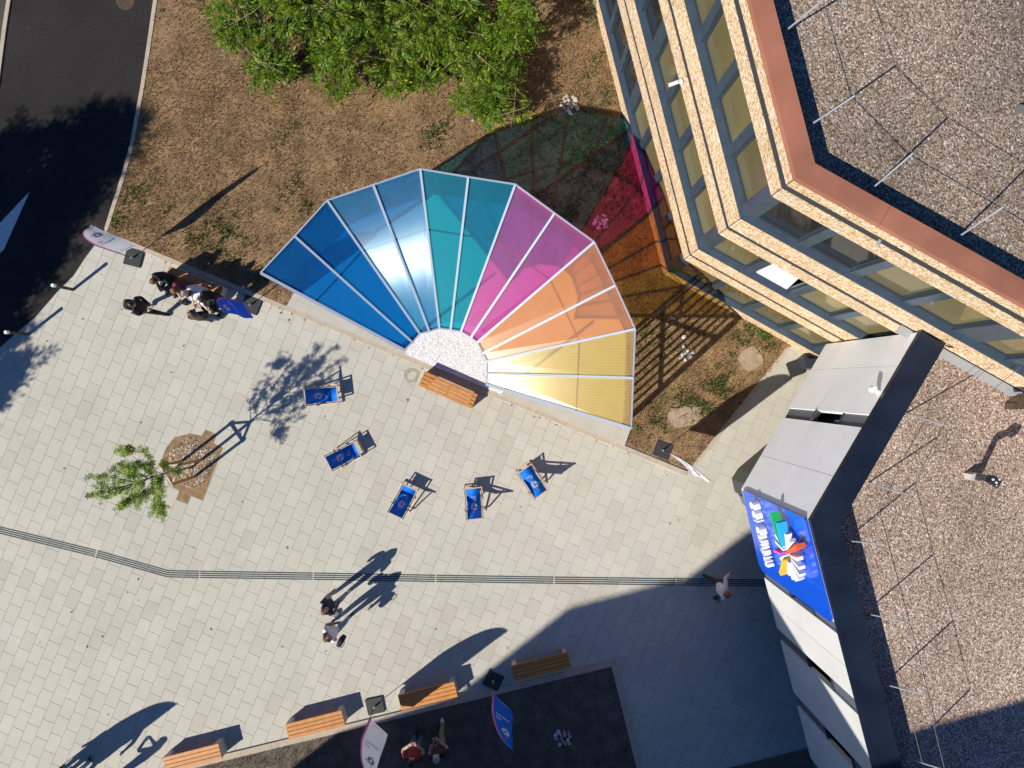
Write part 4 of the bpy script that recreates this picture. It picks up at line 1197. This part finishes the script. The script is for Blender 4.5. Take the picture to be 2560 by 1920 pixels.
for (u, v, rx, ry, h, dn, lb) in SHR:
    shrub(u * K, v * K, rx * K, ry * K, h, dn, lb or 'tall feathery shrub of the thicket beyond the picture edge', TH)

# small leaf clump template: 3 leaflets
def clump_template():
    V, F = [], []
    for k in range(5):
        a = k * 1.257; d = np.array([math.cos(a), math.sin(a), .25]); s = np.array([-d[1], d[0], 0]); l = .075; w = .024
        b = len(V); V += [np.zeros(3), d * l * .5 + s * w / 2, d * l, d * l * .5 - s * w / 2]; F.append((b, b + 1, b + 2, b + 3))
    return np.array(V), np.array(F)
CV, CF = clump_template()

# the staked young tree in its pit
pit = pix([(513.3, 1074.7), (539.9, 1086), (534, 1109), (557, 1120), (506.6, 1250.3), (477.2, 1239), (468.7, 1259.8), (441, 1248.4), (448.7, 1226.6), (424, 1213.3), (399.4, 1160), (415, 1120), (435.4, 1093.7), (475, 1084), (503.8, 1090)])
tag(MB().prism(pit, -.06, .006).build('tree_pit', M['pitsoil']), kind='structure')
pc = np.mean(np.array(pit), 0)
m = MB(); n = 22
ring = [(pc[0] + .05 + math.cos(t) * .70 * (1 + .12 * math.sin(3 * t)), pc[1] + .03 + math.sin(t) * .76 * (1 + .1 * math.cos(4 * t)), .008) for t in np.linspace(0, 2 * math.pi, n, endpoint=False)]
ring2 = [(pc[0] + .05 + math.cos(t) * .38, pc[1] + .03 + math.sin(t) * .4, .05) for t in np.linspace(0, 2 * math.pi, n, endpoint=False)]
m.add(ring + ring2 + [(pc[0] + .05, pc[1] + .03, .06)], [(i, (i + 1) % n, n + (i + 1) % n, n + i) for i in range(n)] + [(n + i, n + (i + 1) % n, 2 * n) for i in range(n)])
tag(m.build('gravel_mulch', M['mulch'], smooth=True), kind='stuff')
# loose gravel bits on the mulch
V, F = [], []
for k in range(1500):
    a = rng.uniform(0, 6.3); q = math.sqrt(rng.uniform(0, 1)); p = np.array([pc[0] + .05 + math.cos(a) * q * .66, pc[1] + .03 + math.sin(a) * q * .74, .012 + .045 * (1 - q)])
    r = rng.uniform(.008, .02); t = rng.uniform(0, 6.3); b = len(V)
    V += [p + [math.cos(t + 2.09 * i) * r, math.sin(t + 2.09 * i) * r * .8, 0] for i in range(3)] + [p + [0, 0, r]]
    F += [(b, b + 1, b + 3), (b + 1, b + 2, b + 3), (b + 2, b, b + 3)]
tag(big_mesh('loose_gravel', V, F, ramp_island('gravel_bits', [(0, (.16, .09, .045)), (.35, (.28, .18, .10)), (.65, (.40, .32, .25)), (.9, (.6, .55, .5)), (1, (.75, .73, .7))], .85)), kind='stuff')

tb = W(482, 1167)
tree = empty('young_tree', tb, label='slim young tree with sparse feathery green crown held between three wooden stakes', cat='tree')
m = MB()
trunk_top = tb + Vector((-.04, .0, 2.1))
m.tube([tb, tb + Vector((-.01, .01, 1.0)), trunk_top, tb + Vector((-.1, -.06, 3.2)), tb + Vector((-.12, -.1, 4.3))], [.035, .03, .026, .016, .006], 8)
cl = []
for k in range(26):
    a = 2.4 * k + rng.uniform(-.3, .3); z0 = 1.7 + 1.7 * (k / 26); out = rng.uniform(.55, .95) * (1.0 - .35 * k / 26)
    st = Vector((tb.x - .04 - .03 * (z0 - 2), tb.y - .03 * (z0 - 1.7), z0))
    en = st + Vector((math.cos(a) * out, math.sin(a) * out, rng.uniform(.75, 1.25)))
    md = st.lerp(en, .5) + Vector((math.cos(a) * .1, math.sin(a) * .1, -.06))
    m.tube([st, md, en], [.012, .008, .003], 5)
    for j in range(9):
        t = .38 + .62 * j / 8; p = st.lerp(md, t * 2) if t < .5 else md.lerp(en, t * 2 - 1)
        for _ in range(5): cl.append(np.array(p) + rng.normal(0, .05, 3))
en = trunk_top + Vector((.25, -.75, .3)); m.tube([trunk_top + Vector((0, 0, -.2)), trunk_top + Vector((.12, -.35, .12)), en], [.01, .008, .004], 5)
for _ in range(110): cl.append(np.array(en) + np.array([rng.normal(0, .07), rng.normal(-.12, .14), rng.normal(0, .08)]))
en = trunk_top + Vector((-.35, .75, .9)); m.tube([trunk_top, trunk_top + Vector((-.15, .35, .5)), en], [.01, .008, .004], 5)
for _ in range(110): cl.append(np.array(en) + np.array([rng.normal(-.05, .1), rng.normal(.04, .07), rng.normal(0, .1)]))
m.build('trunk', M['bark'], tree, smooth=True)
cl = np.array(cl)
foliage('crown', cl, rng.normal(0, 1, (len(cl), 3)), rng.uniform(.7, 1.35, len(cl)), CV, CF, M['treeleaf'], tree)
stk = empty('tree_stakes', tb, label='three round wooden stakes joined by grey half rails around the young tree', cat='tree stake')
SB = [(505.7, 1148.7), (488.6, 1190.5), (457, 1152)]; ST = [(448.7, 1162), (427.8, 1212), (396.5, 1166)]
tops = []
for a, b in zip(SB, ST):
    p0, p1 = W(*a), W(*b, 1.51); tops.append(p1)
    MB().tube([p0, p1], .046, 10).build('stake', M['stake'], stk)
for i, j in ((0, 1), (0, 2), (1, 2)):
    d = (tops[j] - tops[i]).normalized() * .06
    MB().bar(tops[i] - d - Vector((0, 0, .07)), tops[j] + d - Vector((0, 0, .07)), .04, .07).build('rail', M['rail'], stk)
MB().tube([tops[0] - Vector((0, 0, .12)), trunk_top - Vector((0, 0, .62)), tops[1] - Vector((0, 0, .12))], .012, 5).build('strap', M['black'], stk)

# big trees beyond the picture edge whose shade falls on the road and plaza edge
def big_tree(bx, by, h, cr, label, n=2600, seed=1):
    root = empty('tree', (bx, by, 0), label=label, cat='tree', group='trees beyond the road')
    m = MB(); m.tube([(bx, by, -.1), (bx + .1, by, h * .4), (bx, by + .1, h * .85)], [.22, .16, .05], 9)
    cl = []
    for k in range(46):
        dv = rng.normal(0, 1, 3); dv /= np.linalg.norm(dv); q = rng.uniform(.35, 1) ** .6
        c = np.array([bx, by, h * .68]) + dv * np.array([cr, cr, h * .30]) * q
        m.tube([(bx, by, h * rng.uniform(.3, .6)), tuple(c)], [.05, .01], 5)
        cl.append(c[None] + rng.normal(0, cr * .16, (n // 46, 3)))
    m.build('trunk', M['bark'], root)
    cl = np.concatenate(cl)
    foliage('crown', cl, rng.normal(0, 1, cl.shape), rng.uniform(2.2, 3.8, len(cl)), CV, CF, M['treeleaf'], root)
def tree_for_shadow(u, v, h, cr, label, n=2600):
    z = h * .68
    p = W(u, v) - Vector((math.cos(SUN_AZ), math.sin(SUN_AZ), 0)) * (z / math.tan(SUN_EL))
    big_tree(p.x, p.y, h, cr, label, n)
tree_for_shadow(60, 480, 9.0, 1.75, 'broad leafy tree outside the picture that shades the road arrow', 3600)
tree_for_shadow(-75, 690, 8.0, 1.7, 'broad leafy tree outside the picture shading the road by the bollards', 3000)
tree_for_shadow(-115, 960, 7.5, 1.25, 'leafy tree outside the picture shading the plaza rim', 2400)
tree_for_shadow(-230, 760, 9.0, 2.0, 'leafy tree outside the picture deep beyond the road', 2600)

# ------------------------------------------------------------------ the tall neighbour whose shade falls over the plaza
nb = empty('neighbour_building', W(364, 2488), label='rendered neighbour building outside the picture that shades the bed and entrance', cat='building')
def nblock(p0, p1, h, depth, off=0):
    a, b = W(*p0), W(*p1); d = (b - a).normalized(); n = Vector((d.y, -d.x, 0))
    if n.y > 0: n = -n
    MB().prism([tuple((a + n * off)[:2]), tuple((b + n * off)[:2]), tuple((b + n * (depth + off))[:2]), tuple((a + n * (depth + off))[:2])], -.1, h).build('wall', M['render'], nb)
    k = 0
    L_ = (b - a).length
    for fl in range(int(h // 3)):
        for i in range(int(L_ / 2.4)):
            p = a + d * (1.0 + i * 2.4) - n * .015 + n * off; q = p + d * 1.2
            if (q - a).length > L_: continue
            MB().prism([tuple(p[:2]), tuple(q[:2]), tuple((q - n * .03)[:2]), tuple((p - n * .03)[:2])], 1.0 + 3 * fl, 2.5 + 3 * fl).build('window', M['darkpane'], nb)
nblock((89, 2560), (364, 2488), 16.0, 8)
nblock((365, 2502), (1560, 2166), 18.05, 8, 0)
nblock((182, 2346), (520, 2245), 8.0, 2.2, 0)

# ------------------------------------------------------------------ people
SKIN = mat('skin', (.50, .29, .20), .6)
def cloth_mat(name, c): return mat(name, c, .85, var=.12, vscale=9)
CL = {'black': cloth_mat('black_cloth', (.014, .015, .018)), 'navy': cloth_mat('navy_cloth', (.012, .018, .05)), 'jeans': cloth_mat('blue_denim', (.16, .27, .42)), 'darkjeans': cloth_mat('dark_denim', (.06, .10, .17)),
      'white': cloth_mat('white_cloth', (.72, .73, .78)), 'cream': cloth_mat('cream_cloth', (.70, .58, .53)), 'burgundy': cloth_mat('burgundy_cloth', (.14, .03, .045)), 'red': cloth_mat('dark_red_cloth', (.20, .012, .02)),
      'khaki': cloth_mat('khaki_cloth', (.20, .16, .09)), 'grey': cloth_mat('grey_cloth', (.16, .20, .22)), 'shoeblack': M['black'], 'shoewhite': cloth_mat('white_shoe', (.66, .66, .68)), 'lilac': cloth_mat('lilac_cloth', (.50, .48, .66))}
HAIR = {'brown': mat('brown_hair', (.10, .045, .022), .5, var=.3, vscale=25), 'auburn': mat('auburn_hair', (.20, .072, .03), .5, var=.3, vscale=25), 'dark': mat('dark_hair', (.025, .015, .011), .5, var=.3, vscale=25),
        'grey': mat('grey_hair', (.30, .29, .29), .6, var=.2, vscale=25), 'lightbrown': mat('light_brown_hair', (.24, .13, .06), .5, var=.3, vscale=25)}
EYE, LIP = mat('eye', (.03, .025, .02), .2), mat('lip', (.36, .10, .09), .5)

def person(label, u, v, face, pose='stand', top='black', bottom='black', shoe='shoeblack', hair='brown', hairlen='short', sleeves='long', height=1.70, look=None, arms=('down', 'down'), lean=0.0, group=None, z=0.0):
    """(u, v): pixel of the spot on the ground between the feet (or under the seat); face: facing in picture axes"""
    k = height / 1.70
    f = Vector((face[0], -face[1], 0)).normalized(); r = Vector((f.y, -f.x, 0)); up = Vector((0, 0, 1))
    o = W(u, v, z)
    def P(p): return o + (r * p[0] + f * p[1] + up * p[2]) * k
    J = {}
    if pose == 'sit':
        dz = -.035
        J.update(pel=(0, .02, .56), spine=(0, .04 + lean * .3, .80), chest=(0, .08 + lean * .7, 1.0), neck=(0, .11 + lean, 1.13), hb=(0, .14 + lean * 1.1, 1.20), ht=(0, .17 + lean * 1.2, 1.35))
        for s, n in ((-1, 'L'), (1, 'R')):
            J['hip' + n] = (s * .10, .06, .53); J['knee' + n] = (s * .12, .48, .52); J['ank' + n] = (s * .12, .50, .08); J['toe' + n] = (s * .14, .68, .045); J['heel' + n] = (s * .12, .45, .05)
            J['sh' + n] = (s * .19, .08 + lean * .75, 1.04)
            am = arms[0 if s < 0 else 1]
            J['el' + n] = (s * .25, .20 + lean * .6, .80); J['wr' + n] = (s * .07, .44 + lean * .3, .74) if am != 'knee' else (s * .13, .44, .62)
    else:
        st = .0 if pose == 'stand' else 1.0
        J.update(pel=(0, 0, .96), spine=(0, .01 + lean * .2, 1.16), chest=(0, .02 + lean * .5, 1.34), neck=(0, .03 + lean * .8, 1.47), hb=(0, .05 + lean, 1.53), ht=(0, .06 + lean * 1.1, 1.685))
        for s, n in ((-1, 'L'), (1, 'R')):
            q = st * (1 if s > 0 else -1)
            J['hip' + n] = (s * .09, .01, .91); J['knee' + n] = (s * .10, .03 + .17 * q + (.03 if st else 0), .49)
            ay = .24 * q if q >= 0 else -.30
            J['ank' + n] = (s * .10, ay, .09 if q >= 0 else .15); J['toe' + n] = (s * .12, ay + .17, .04); J['heel' + n] = (s * .10, ay - .05, .045 if q >= 0 else .14)
            J['sh' + n] = (s * .19, .02 + lean * .5, 1.39)
            am = arms[0 if s < 0 else 1]
            if am == 'down': J['el' + n] = (s * .25, -.03 - .10 * q, 1.12); J['wr' + n] = (s * .26, .05 - .20 * q, .89)
            elif am == 'hold': J['el' + n] = (s * .25, .02, 1.13); J['wr' + n] = (s * .10, .27, 1.13)
            elif am == 'out': J['el' + n] = (s * .36, .02, 1.20); J['wr' + n] = (s * .50, .16, 1.08)
            elif am == 'up': J['el' + n] = (s * .29, .17, 1.21); J['wr' + n] = (s * .10, .36, 1.30)
    J = {a: P(b) for a, b in J.items()}
    rad = dict(pel=.145, spine=.14, chest=.155, neck=.055, hb=.082, ht=.088)
    for n in 'LR': rad.update({'hip' + n: .105, 'knee' + n: .078, 'ank' + n: .055, 'toe' + n: .043, 'heel' + n: .045, 'sh' + n: .078, 'el' + n: .057, 'wr' + n: .038})
    E = [('pel', 'spine'), ('spine', 'chest'), ('chest', 'neck'), ('neck', 'hb'), ('hb', 'ht')]
    for n in 'LR': E += [('pel', 'hip' + n), ('hip' + n, 'knee' + n), ('knee' + n, 'ank' + n), ('ank' + n, 'toe' + n), ('ank' + n, 'heel' + n), ('chest', 'sh' + n), ('sh' + n, 'el' + n), ('el' + n, 'wr' + n)]
    names = list(J); idx = {n: i for i, n in enumerate(names)}
    me_ = bpy.data.meshes.new('figure'); me_.from_pydata([tuple(J[n] - o) for n in names], [(idx[a], idx[b]) for a, b in E], [])
    tmp = bpy.data.objects.new('figure', me_); COL.objects.link(tmp)
    md = tmp.modifiers.new('skin', 'SKIN'); md.use_smooth_shade = True
    if not me_.skin_vertices: me_.skin_vertices.new() if hasattr(me_.skin_vertices, 'new') else None
    for i, n in enumerate(names):
        sv_ = me_.skin_vertices[0].data[i]; q = rad[n] * k
        sv_.radius = (q * (1.25 if n in ('chest', 'spine', 'pel') else 1.0), q * (.85 if n in ('chest', 'spine', 'pel') else 1.0)); sv_.use_root = (n == 'pel')
    ss = tmp.modifiers.new('sub', 'SUBSURF'); ss.levels = 2; ss.render_levels = 2
    dg = bpy.context.evaluated_depsgraph_get(); dg.update()
    body_me = bpy.data.meshes.new_from_object(tmp.evaluated_get(dg))
    bpy.data.objects.remove(tmp); bpy.data.meshes.remove(me_)
    reg = {('pel', 'spine'): 1, ('spine', 'chest'): 1, ('chest', 'neck'): 1, ('neck', 'hb'): 0, ('hb', 'ht'): 0}
    for n in 'LR':
        reg.update({('pel', 'hip' + n): 2, ('hip' + n, 'knee' + n): 2, ('knee' + n, 'ank' + n): 2, ('ank' + n, 'toe' + n): 3, ('ank' + n, 'heel' + n): 3, ('chest', 'sh' + n): 1, ('sh' + n, 'el' + n): 1, ('el' + n, 'wr' + n): 1 if sleeves == 'long' else 0})
    co = np.array([tuple(p.center) for p in body_me.polygons]) if len(body_me.polygons) else np.zeros((0, 3))
    best = np.full(len(co), 9.0); lab = np.zeros(len(co), int)
    for e, rg in reg.items():
        a, b = np.array(J[e[0]] - o), np.array(J[e[1]] - o); d = b - a
        t = np.clip(((co - a) @ d) / (d @ d), 0, 1); dist = np.linalg.norm(co - a - t[:, None] * d, axis=1) - (rad[e[0]] * (1 - t) + rad[e[1]] * t) * k
        if e[0].startswith('sh') and sleeves == 'short': lb_ = np.where(t > .6, 0, 1)
        elif e == ('chest', 'neck'): lb_ = np.where(t > .72, 0, 1)
        else: lb_ = np.full(len(co), rg)
        m_ = dist < best; best[m_] = dist[m_]; lab[m_] = lb_[m_]
    bm = bmesh.new(); bm.from_mesh(body_me); bm.faces.ensure_lookup_table()
    for fc, l_ in zip(bm.faces, lab): fc.material_index = int(l_); fc.smooth = True
    mb = MB()
    # hands: palm, four bent fingers of unequal length, thumb from the palm's side
    for s, n in ((-1, 'L'), (1, 'R')):
        w = J['wr' + n] - o; d = (J['wr' + n] - J['el' + n]).normalized(); side = d.cross(up)
        if side.length < .1: side = r.copy()
        side.normalize(); nr = side.cross(d).normalized()
        mb.bar(w - d * .02 * k, w + d * .085 * k, .075 * k, .028 * k, up=nr)
        for q, ln in ((-1.5, .058), (-.5, .07), (.5, .076), (1.5, .066)):
            b0 = w + d * .08 * k + side * q * .0185 * k; b1 = b0 + (d * .9 - nr * .35) * ln * .55 * k; b2 = b1 + (d * .5 - nr * .8) * ln * .5 * k
            mb.tube([b0, b1, b2], [.0085 * k, .008 * k, .0065 * k], 6)
        t0 = w + d * .02 * k + side * s * -.036 * k; mb.tube([t0, t0 + (side * s * -.6 + d * .7) * .035 * k, t0 + (side * s * -.3 + d * .95 - nr * .2) * .06 * k], [.011 * k, .0095 * k, .007 * k], 6)
    # face
    lk = Vector(look) if look else f * 1.0 + Vector((0, 0, 0))
    lk = Vector((lk.x, lk.y, lk.z)).normalized()
    hc = (J['hb'] + J['ht']) / 2 - o + Vector((0, 0, .015)) * k
    hx = lk.cross(up).normalized(); hu = hx.cross(lk).normalized()
    HM = Matrix((hx, lk, hu)).transposed()
    mb.ball(hc, (.075 * k, .094 * k, .115 * k), 14, 10, 0, HM)
    hp = lambda x, y, z_: hc + (hx * x + lk * y + hu * z_) * k
    mb.add([hp(-.013, .09, -.02), hp(.013, .09, -.02), hp(0, .118, -.025), hp(0, .09, .02)], [(0, 1, 2), (0, 2, 3), (1, 3, 2)], 0)
    for s in (-1, 1):
        mb.ball(hp(s * .031, .083, .008), .011 * k, 6, 5, 4)
        mb.ball(hp(s * .077, .0, -.01), (.008 * k, .018 * k, .03 * k), 6, 5, 0, HM)
    mb.add([hp(-.024, .088, -.052), hp(.024, .088, -.052), hp(.0, .098, -.047), hp(0, .096, -.06)], [(0, 2, 1), (0, 1, 3), (0, 3, 2), (1, 2, 3)], 5)
    me2 = bpy.data.meshes.new('tmp'); me2.from_pydata(mb.v, [], mb.f); me2.polygons.foreach_set('material_index', mb.m); me2.polygons.foreach_set('use_smooth', [True] * len(mb.f))
    bm.from_mesh(me2); bpy.data.meshes.remove(me2)
    body_me.materials.clear()
    for m_ in (SKIN, CL[top], CL[bottom], CL[shoe], EYE, LIP): body_me.materials.append(m_)
    bm.to_mesh(body_me); bm.free()
    body_me.name = 'person'
    ob = bpy.data.objects.new('person', body_me); COL.objects.link(ob); ob.location = o
    tag(ob, label, 'person', group)
    # hair
    hb_ = MB(); hh = hc - lk * .016 * k + hu * .012 * k
    b = 0; nu, nv = 16, 10
    vv, ff = [], []
    for j in range(nv + 1):
        for i in range(nu):
            a = 2 * math.pi * i / nu
            front = max(0, math.cos(a)); t = (j / nv) * (2.25 - 1.05 * front)
            rr_ = 1 + rng.uniform(-.05, .07) * (1.8 if hairlen == 'curly' else 1)
            vv.append(hh + (hx * math.sin(a) * math.sin(t) * .092 + lk * math.cos(a) * math.sin(t) * .108 + hu * math.cos(t) * .125) * k * rr_)
    for j in range(nv):
        for i in range(nu): ff.append((j * nu + i, (j + 1) * nu + i, (j + 1) * nu + (i + 1) % nu, j * nu + (i + 1) % nu))
    hb_.add(vv, ff)
    if hairlen == 'long':
        back = -Vector((lk.x, lk.y, 0)).normalized()
        pts = [hc + hu * .06 * k + back * .03 * k, hc + back * .085 * k - up * .05 * k, hc + back * .135 * k - up * .20 * k, hc + back * .14 * k - up * .34 * k, hc + back * .12 * k - up * .46 * k]
        for q in range(-3, 4):
            off = hx * q * .028 * k
            hb_.tube([p + off * (1 + .12 * i) - back * abs(q) * .014 * k + Vector((rng.normal(0, .006), rng.normal(0, .006), 0)) for i, p in enumerate(pts)], [.035 * k, .045 * k, .045 * k, .036 * k, .008 * k], 7)
    if hairlen == 'bun': hb_.ball(hc - lk * .11 * k + hu * .04 * k, .05 * k, 10, 7)
    hm = hb_.build('hair', HAIR[hair], ob, smooth=True, world=False)
    if top == 'white' or True:
        J['o'] = o; J['hc'] = hc + o
    return ob, J, (f, r, k)

def bag(p, sx, sy, sz, rz, label, mat_, strap=True, name='bag', cat='bag', strap_to=None):
    root = empty(name, (p.x, p.y, p.z), rz, label=label, cat=cat)
    m = MB(); n = 10
    rings = []
    for t, q in ((0, .82), (.12, 1), (.55, 1), (.85, .86), (1, .55)):
        rings.append([(sx / 2 * q * np.sign(math.cos(a)) * abs(math.cos(a)) ** .5, sy / 2 * q * np.sign(math.sin(a)) * abs(math.sin(a)) ** .5, sz * t) for a in np.linspace(0, 2 * math.pi, 16, endpoint=False)])
    vv = [p_ for rg in rings for p_ in rg]
    ff = [(j * 16 + i, j * 16 + (i + 1) % 16, (j + 1) * 16 + (i + 1) % 16, (j + 1) * 16 + i) for j in range(4) for i in range(16)] + [tuple(range(15, -1, -1)), tuple(range(64, 80))]
    m.add(vv, ff); m.build('body', mat_, root, smooth=True, world=False)
    m = MB(); m.ball((0, sy * .46, sz * .38), (sx * .34, sy * .16, sz * .26), 10, 7); m.build('pocket', mat_, root, smooth=True, world=False)
    if strap:
        m = MB(); m.tube([(-sx * .3, -sy * .42, sz * .8), (-sx * .26, -sy * .7, sz * .95), (0, -sy * .75, sz * 1.05), (sx * .26, -sy * .7, sz * .95), (sx * .3, -sy * .42, sz * .8)], .012, 6); m.build('strap', M['black'], root, world=False)
    return root
def handset(p, d, label, w=.075, h=.15, name='phone', cat='phone'):
    root = empty(name, (p.x, p.y, p.z), math.atan2(d.y, d.x), label=label, cat=cat)
    m = MB(); m.box((0, 0, 0), (h, w, .012)); m.build('case', M['black'], root, world=False)
    m = MB(); m.box((0, 0, .0075), (h * .9, w * .86, .003)); m.build('screen', M['darkpane'], root, world=False)
    return root

GS = 'people seated on the kerb bench'
bf = (-.36, .93)
person('seated person with curly hair in a black suit jacket at one end of the bench', 447, 692, bf, 'sit', 'black', 'navy', 'shoeblack', 'brown', 'curly', lean=.16, group=GS, look=(-.45, -.55, -.5))
person('seated person with long auburn hair and bare forearms in a burgundy top on the bench', 497, 711, bf, 'sit', 'burgundy', 'jeans', 'shoeblack', 'auburn', 'long', 'short', lean=.20, group=GS, look=(-.3, -.8, -.6))
person('seated person with tied brown hair in white top and trousers on the bench', 528, 724, bf, 'sit', 'white', 'white', 'shoeblack', 'brown', 'bun', lean=.14, group=GS, look=(-.5, -.7, -.5))
person('seated person with long dark hair in black clothes beside the blue flag', 560, 739, bf, 'sit', 'black', 'black', 'shoeblack', 'dark', 'long', lean=.12, group=GS, look=(-.3, -.8, -.4))
ob, J, (f_, r_, k_) = person('standing person in a dark jacket with a black backpack facing the bench group', 396, 775, (1, .12), 'walk', 'black', 'black', 'shoeblack', 'dark', 'short', height=1.72, arms=('hold', 'hold'))
bp_ = bag(J['chest'] - f_ * .23 + Vector((0, 0, -.30)), .32, .20, .46, math.atan2(-f_.y, -f_.x) - math.pi / 2, 'black backpack worn on the back of the standing person in dark jacket', CL['black'], True, 'backpack', 'backpack')
person('standing person with very long brown hair and dark clothes beside the blue flag', 540, 800, (-.25, -1), 'stand', 'black', 'darkjeans', 'shoeblack', 'brown', 'long', arms=('hold', 'hold'))
bag(W(470, 752), .30, .2, .42, R(60), 'black backpack standing on the slabs before the seated people', CL['black'], True, 'backpack', 'backpack')
bag(W(541, 766), .26, .14, .25, R(20), 'small dark handbag with thin strap at the feet of the person on the bench end', CL['black'], True)
o_, J1, q1 = person('walking person in navy top and blue jeans with dark brown hair on the open plaza', 846, 1486, (.8, -.55), 'walk', 'navy', 'jeans', 'shoewhite', 'brown', 'long', 'short', height=1.70, arms=('down', 'hold'), look=(.35, .3, .75), lean=-.03)
bag(J1['hipR'] + q1[1] * .24 + Vector((0, 0, -.12)), .30, .13, .30, R(35), 'grey handbag on the arm of the person in navy top', CL['grey'], True)
o_, J2, q2 = person('walking person in white top and light blue jeans with brown hair carrying a black bag', 853, 1547, (.75, -.65), 'walk', 'white', 'jeans', 'shoeblack', 'brown', 'long', 'short', height=1.74, arms=('hold', 'down'), look=(.35, .3, .8), lean=-.04)
bag(J2['hipR'] + q2[1] * .30 + Vector((0, 0, .02)), .34, .16, .34, R(60), 'black shoulder bag of the person in the white top', CL['black'], True)
o_, J3, q3 = person('walking person with auburn hair in cream cardigan and black trousers', 1776, 1447, (1, .25), 'walk', 'cream', 'black', 'shoewhite', 'auburn', 'short', height=1.68, arms=('out', 'hold'))
bag(J3['hipR'] + q3[1] * .22 + Vector((0, 0, -.05)), .22, .10, .2, R(10), 'small black shoulder bag of the person in the cream cardigan', CL['black'], True)
o_, J4, q4 = person('person in a dark red hooded top holding a remote controller on the shaded bed', 1046, 1838, (.08, -1), 'stand', 'red', 'darkjeans', 'shoeblack', 'dark', 'short', 'short', height=1.78, arms=('up', 'up'), z=.03, look=(.05, .8, -.5))
handset((J4['wrL'] + J4['wrR']) / 2 + q4[0] * .09 + Vector((0, 0, .01)), Vector((1, 0, 0)), 'grey remote controller held by the person in the dark red top', .09, .17, 'remote_controller', 'controller')
o_, J5, q5 = person('grey haired person in black T shirt and khaki trousers looking at a phone', 1107, 1829, (-.35, -1), 'walk', 'black', 'khaki', 'shoewhite', 'grey', 'short', 'short', height=1.8, arms=('hold', 'hold'), z=.03, look=(-.3, .8, -.6))
handset(J5['wrL'] + q5[0] * .08 + Vector((0, 0, .03)), Vector((.3, 1, 0)), 'dark phone held by the grey haired person on the shaded bed')
GO = 'people at the picture edge below the lone flag shadow'
person('person in navy clothes just below the picture edge by the lone flag shadow', 215, 1921, (.1, -1), 'walk', 'navy', 'jeans', 'shoeblack', 'dark', 'short', height=1.75, group=GO)
person('person in dark clothes just below the picture edge beside the lone flag', 160, 1930, (.3, -1), 'stand', 'black', 'black', 'shoeblack', 'brown', 'short', height=1.72, group=GO)
person('person with long hair and raised arms beyond the picture edge', 270, 1962, (-.3, -1), 'stand', 'lilac', 'jeans', 'shoewhite', 'dark', 'long', height=1.70, arms=('up', 'up'), group=GO)
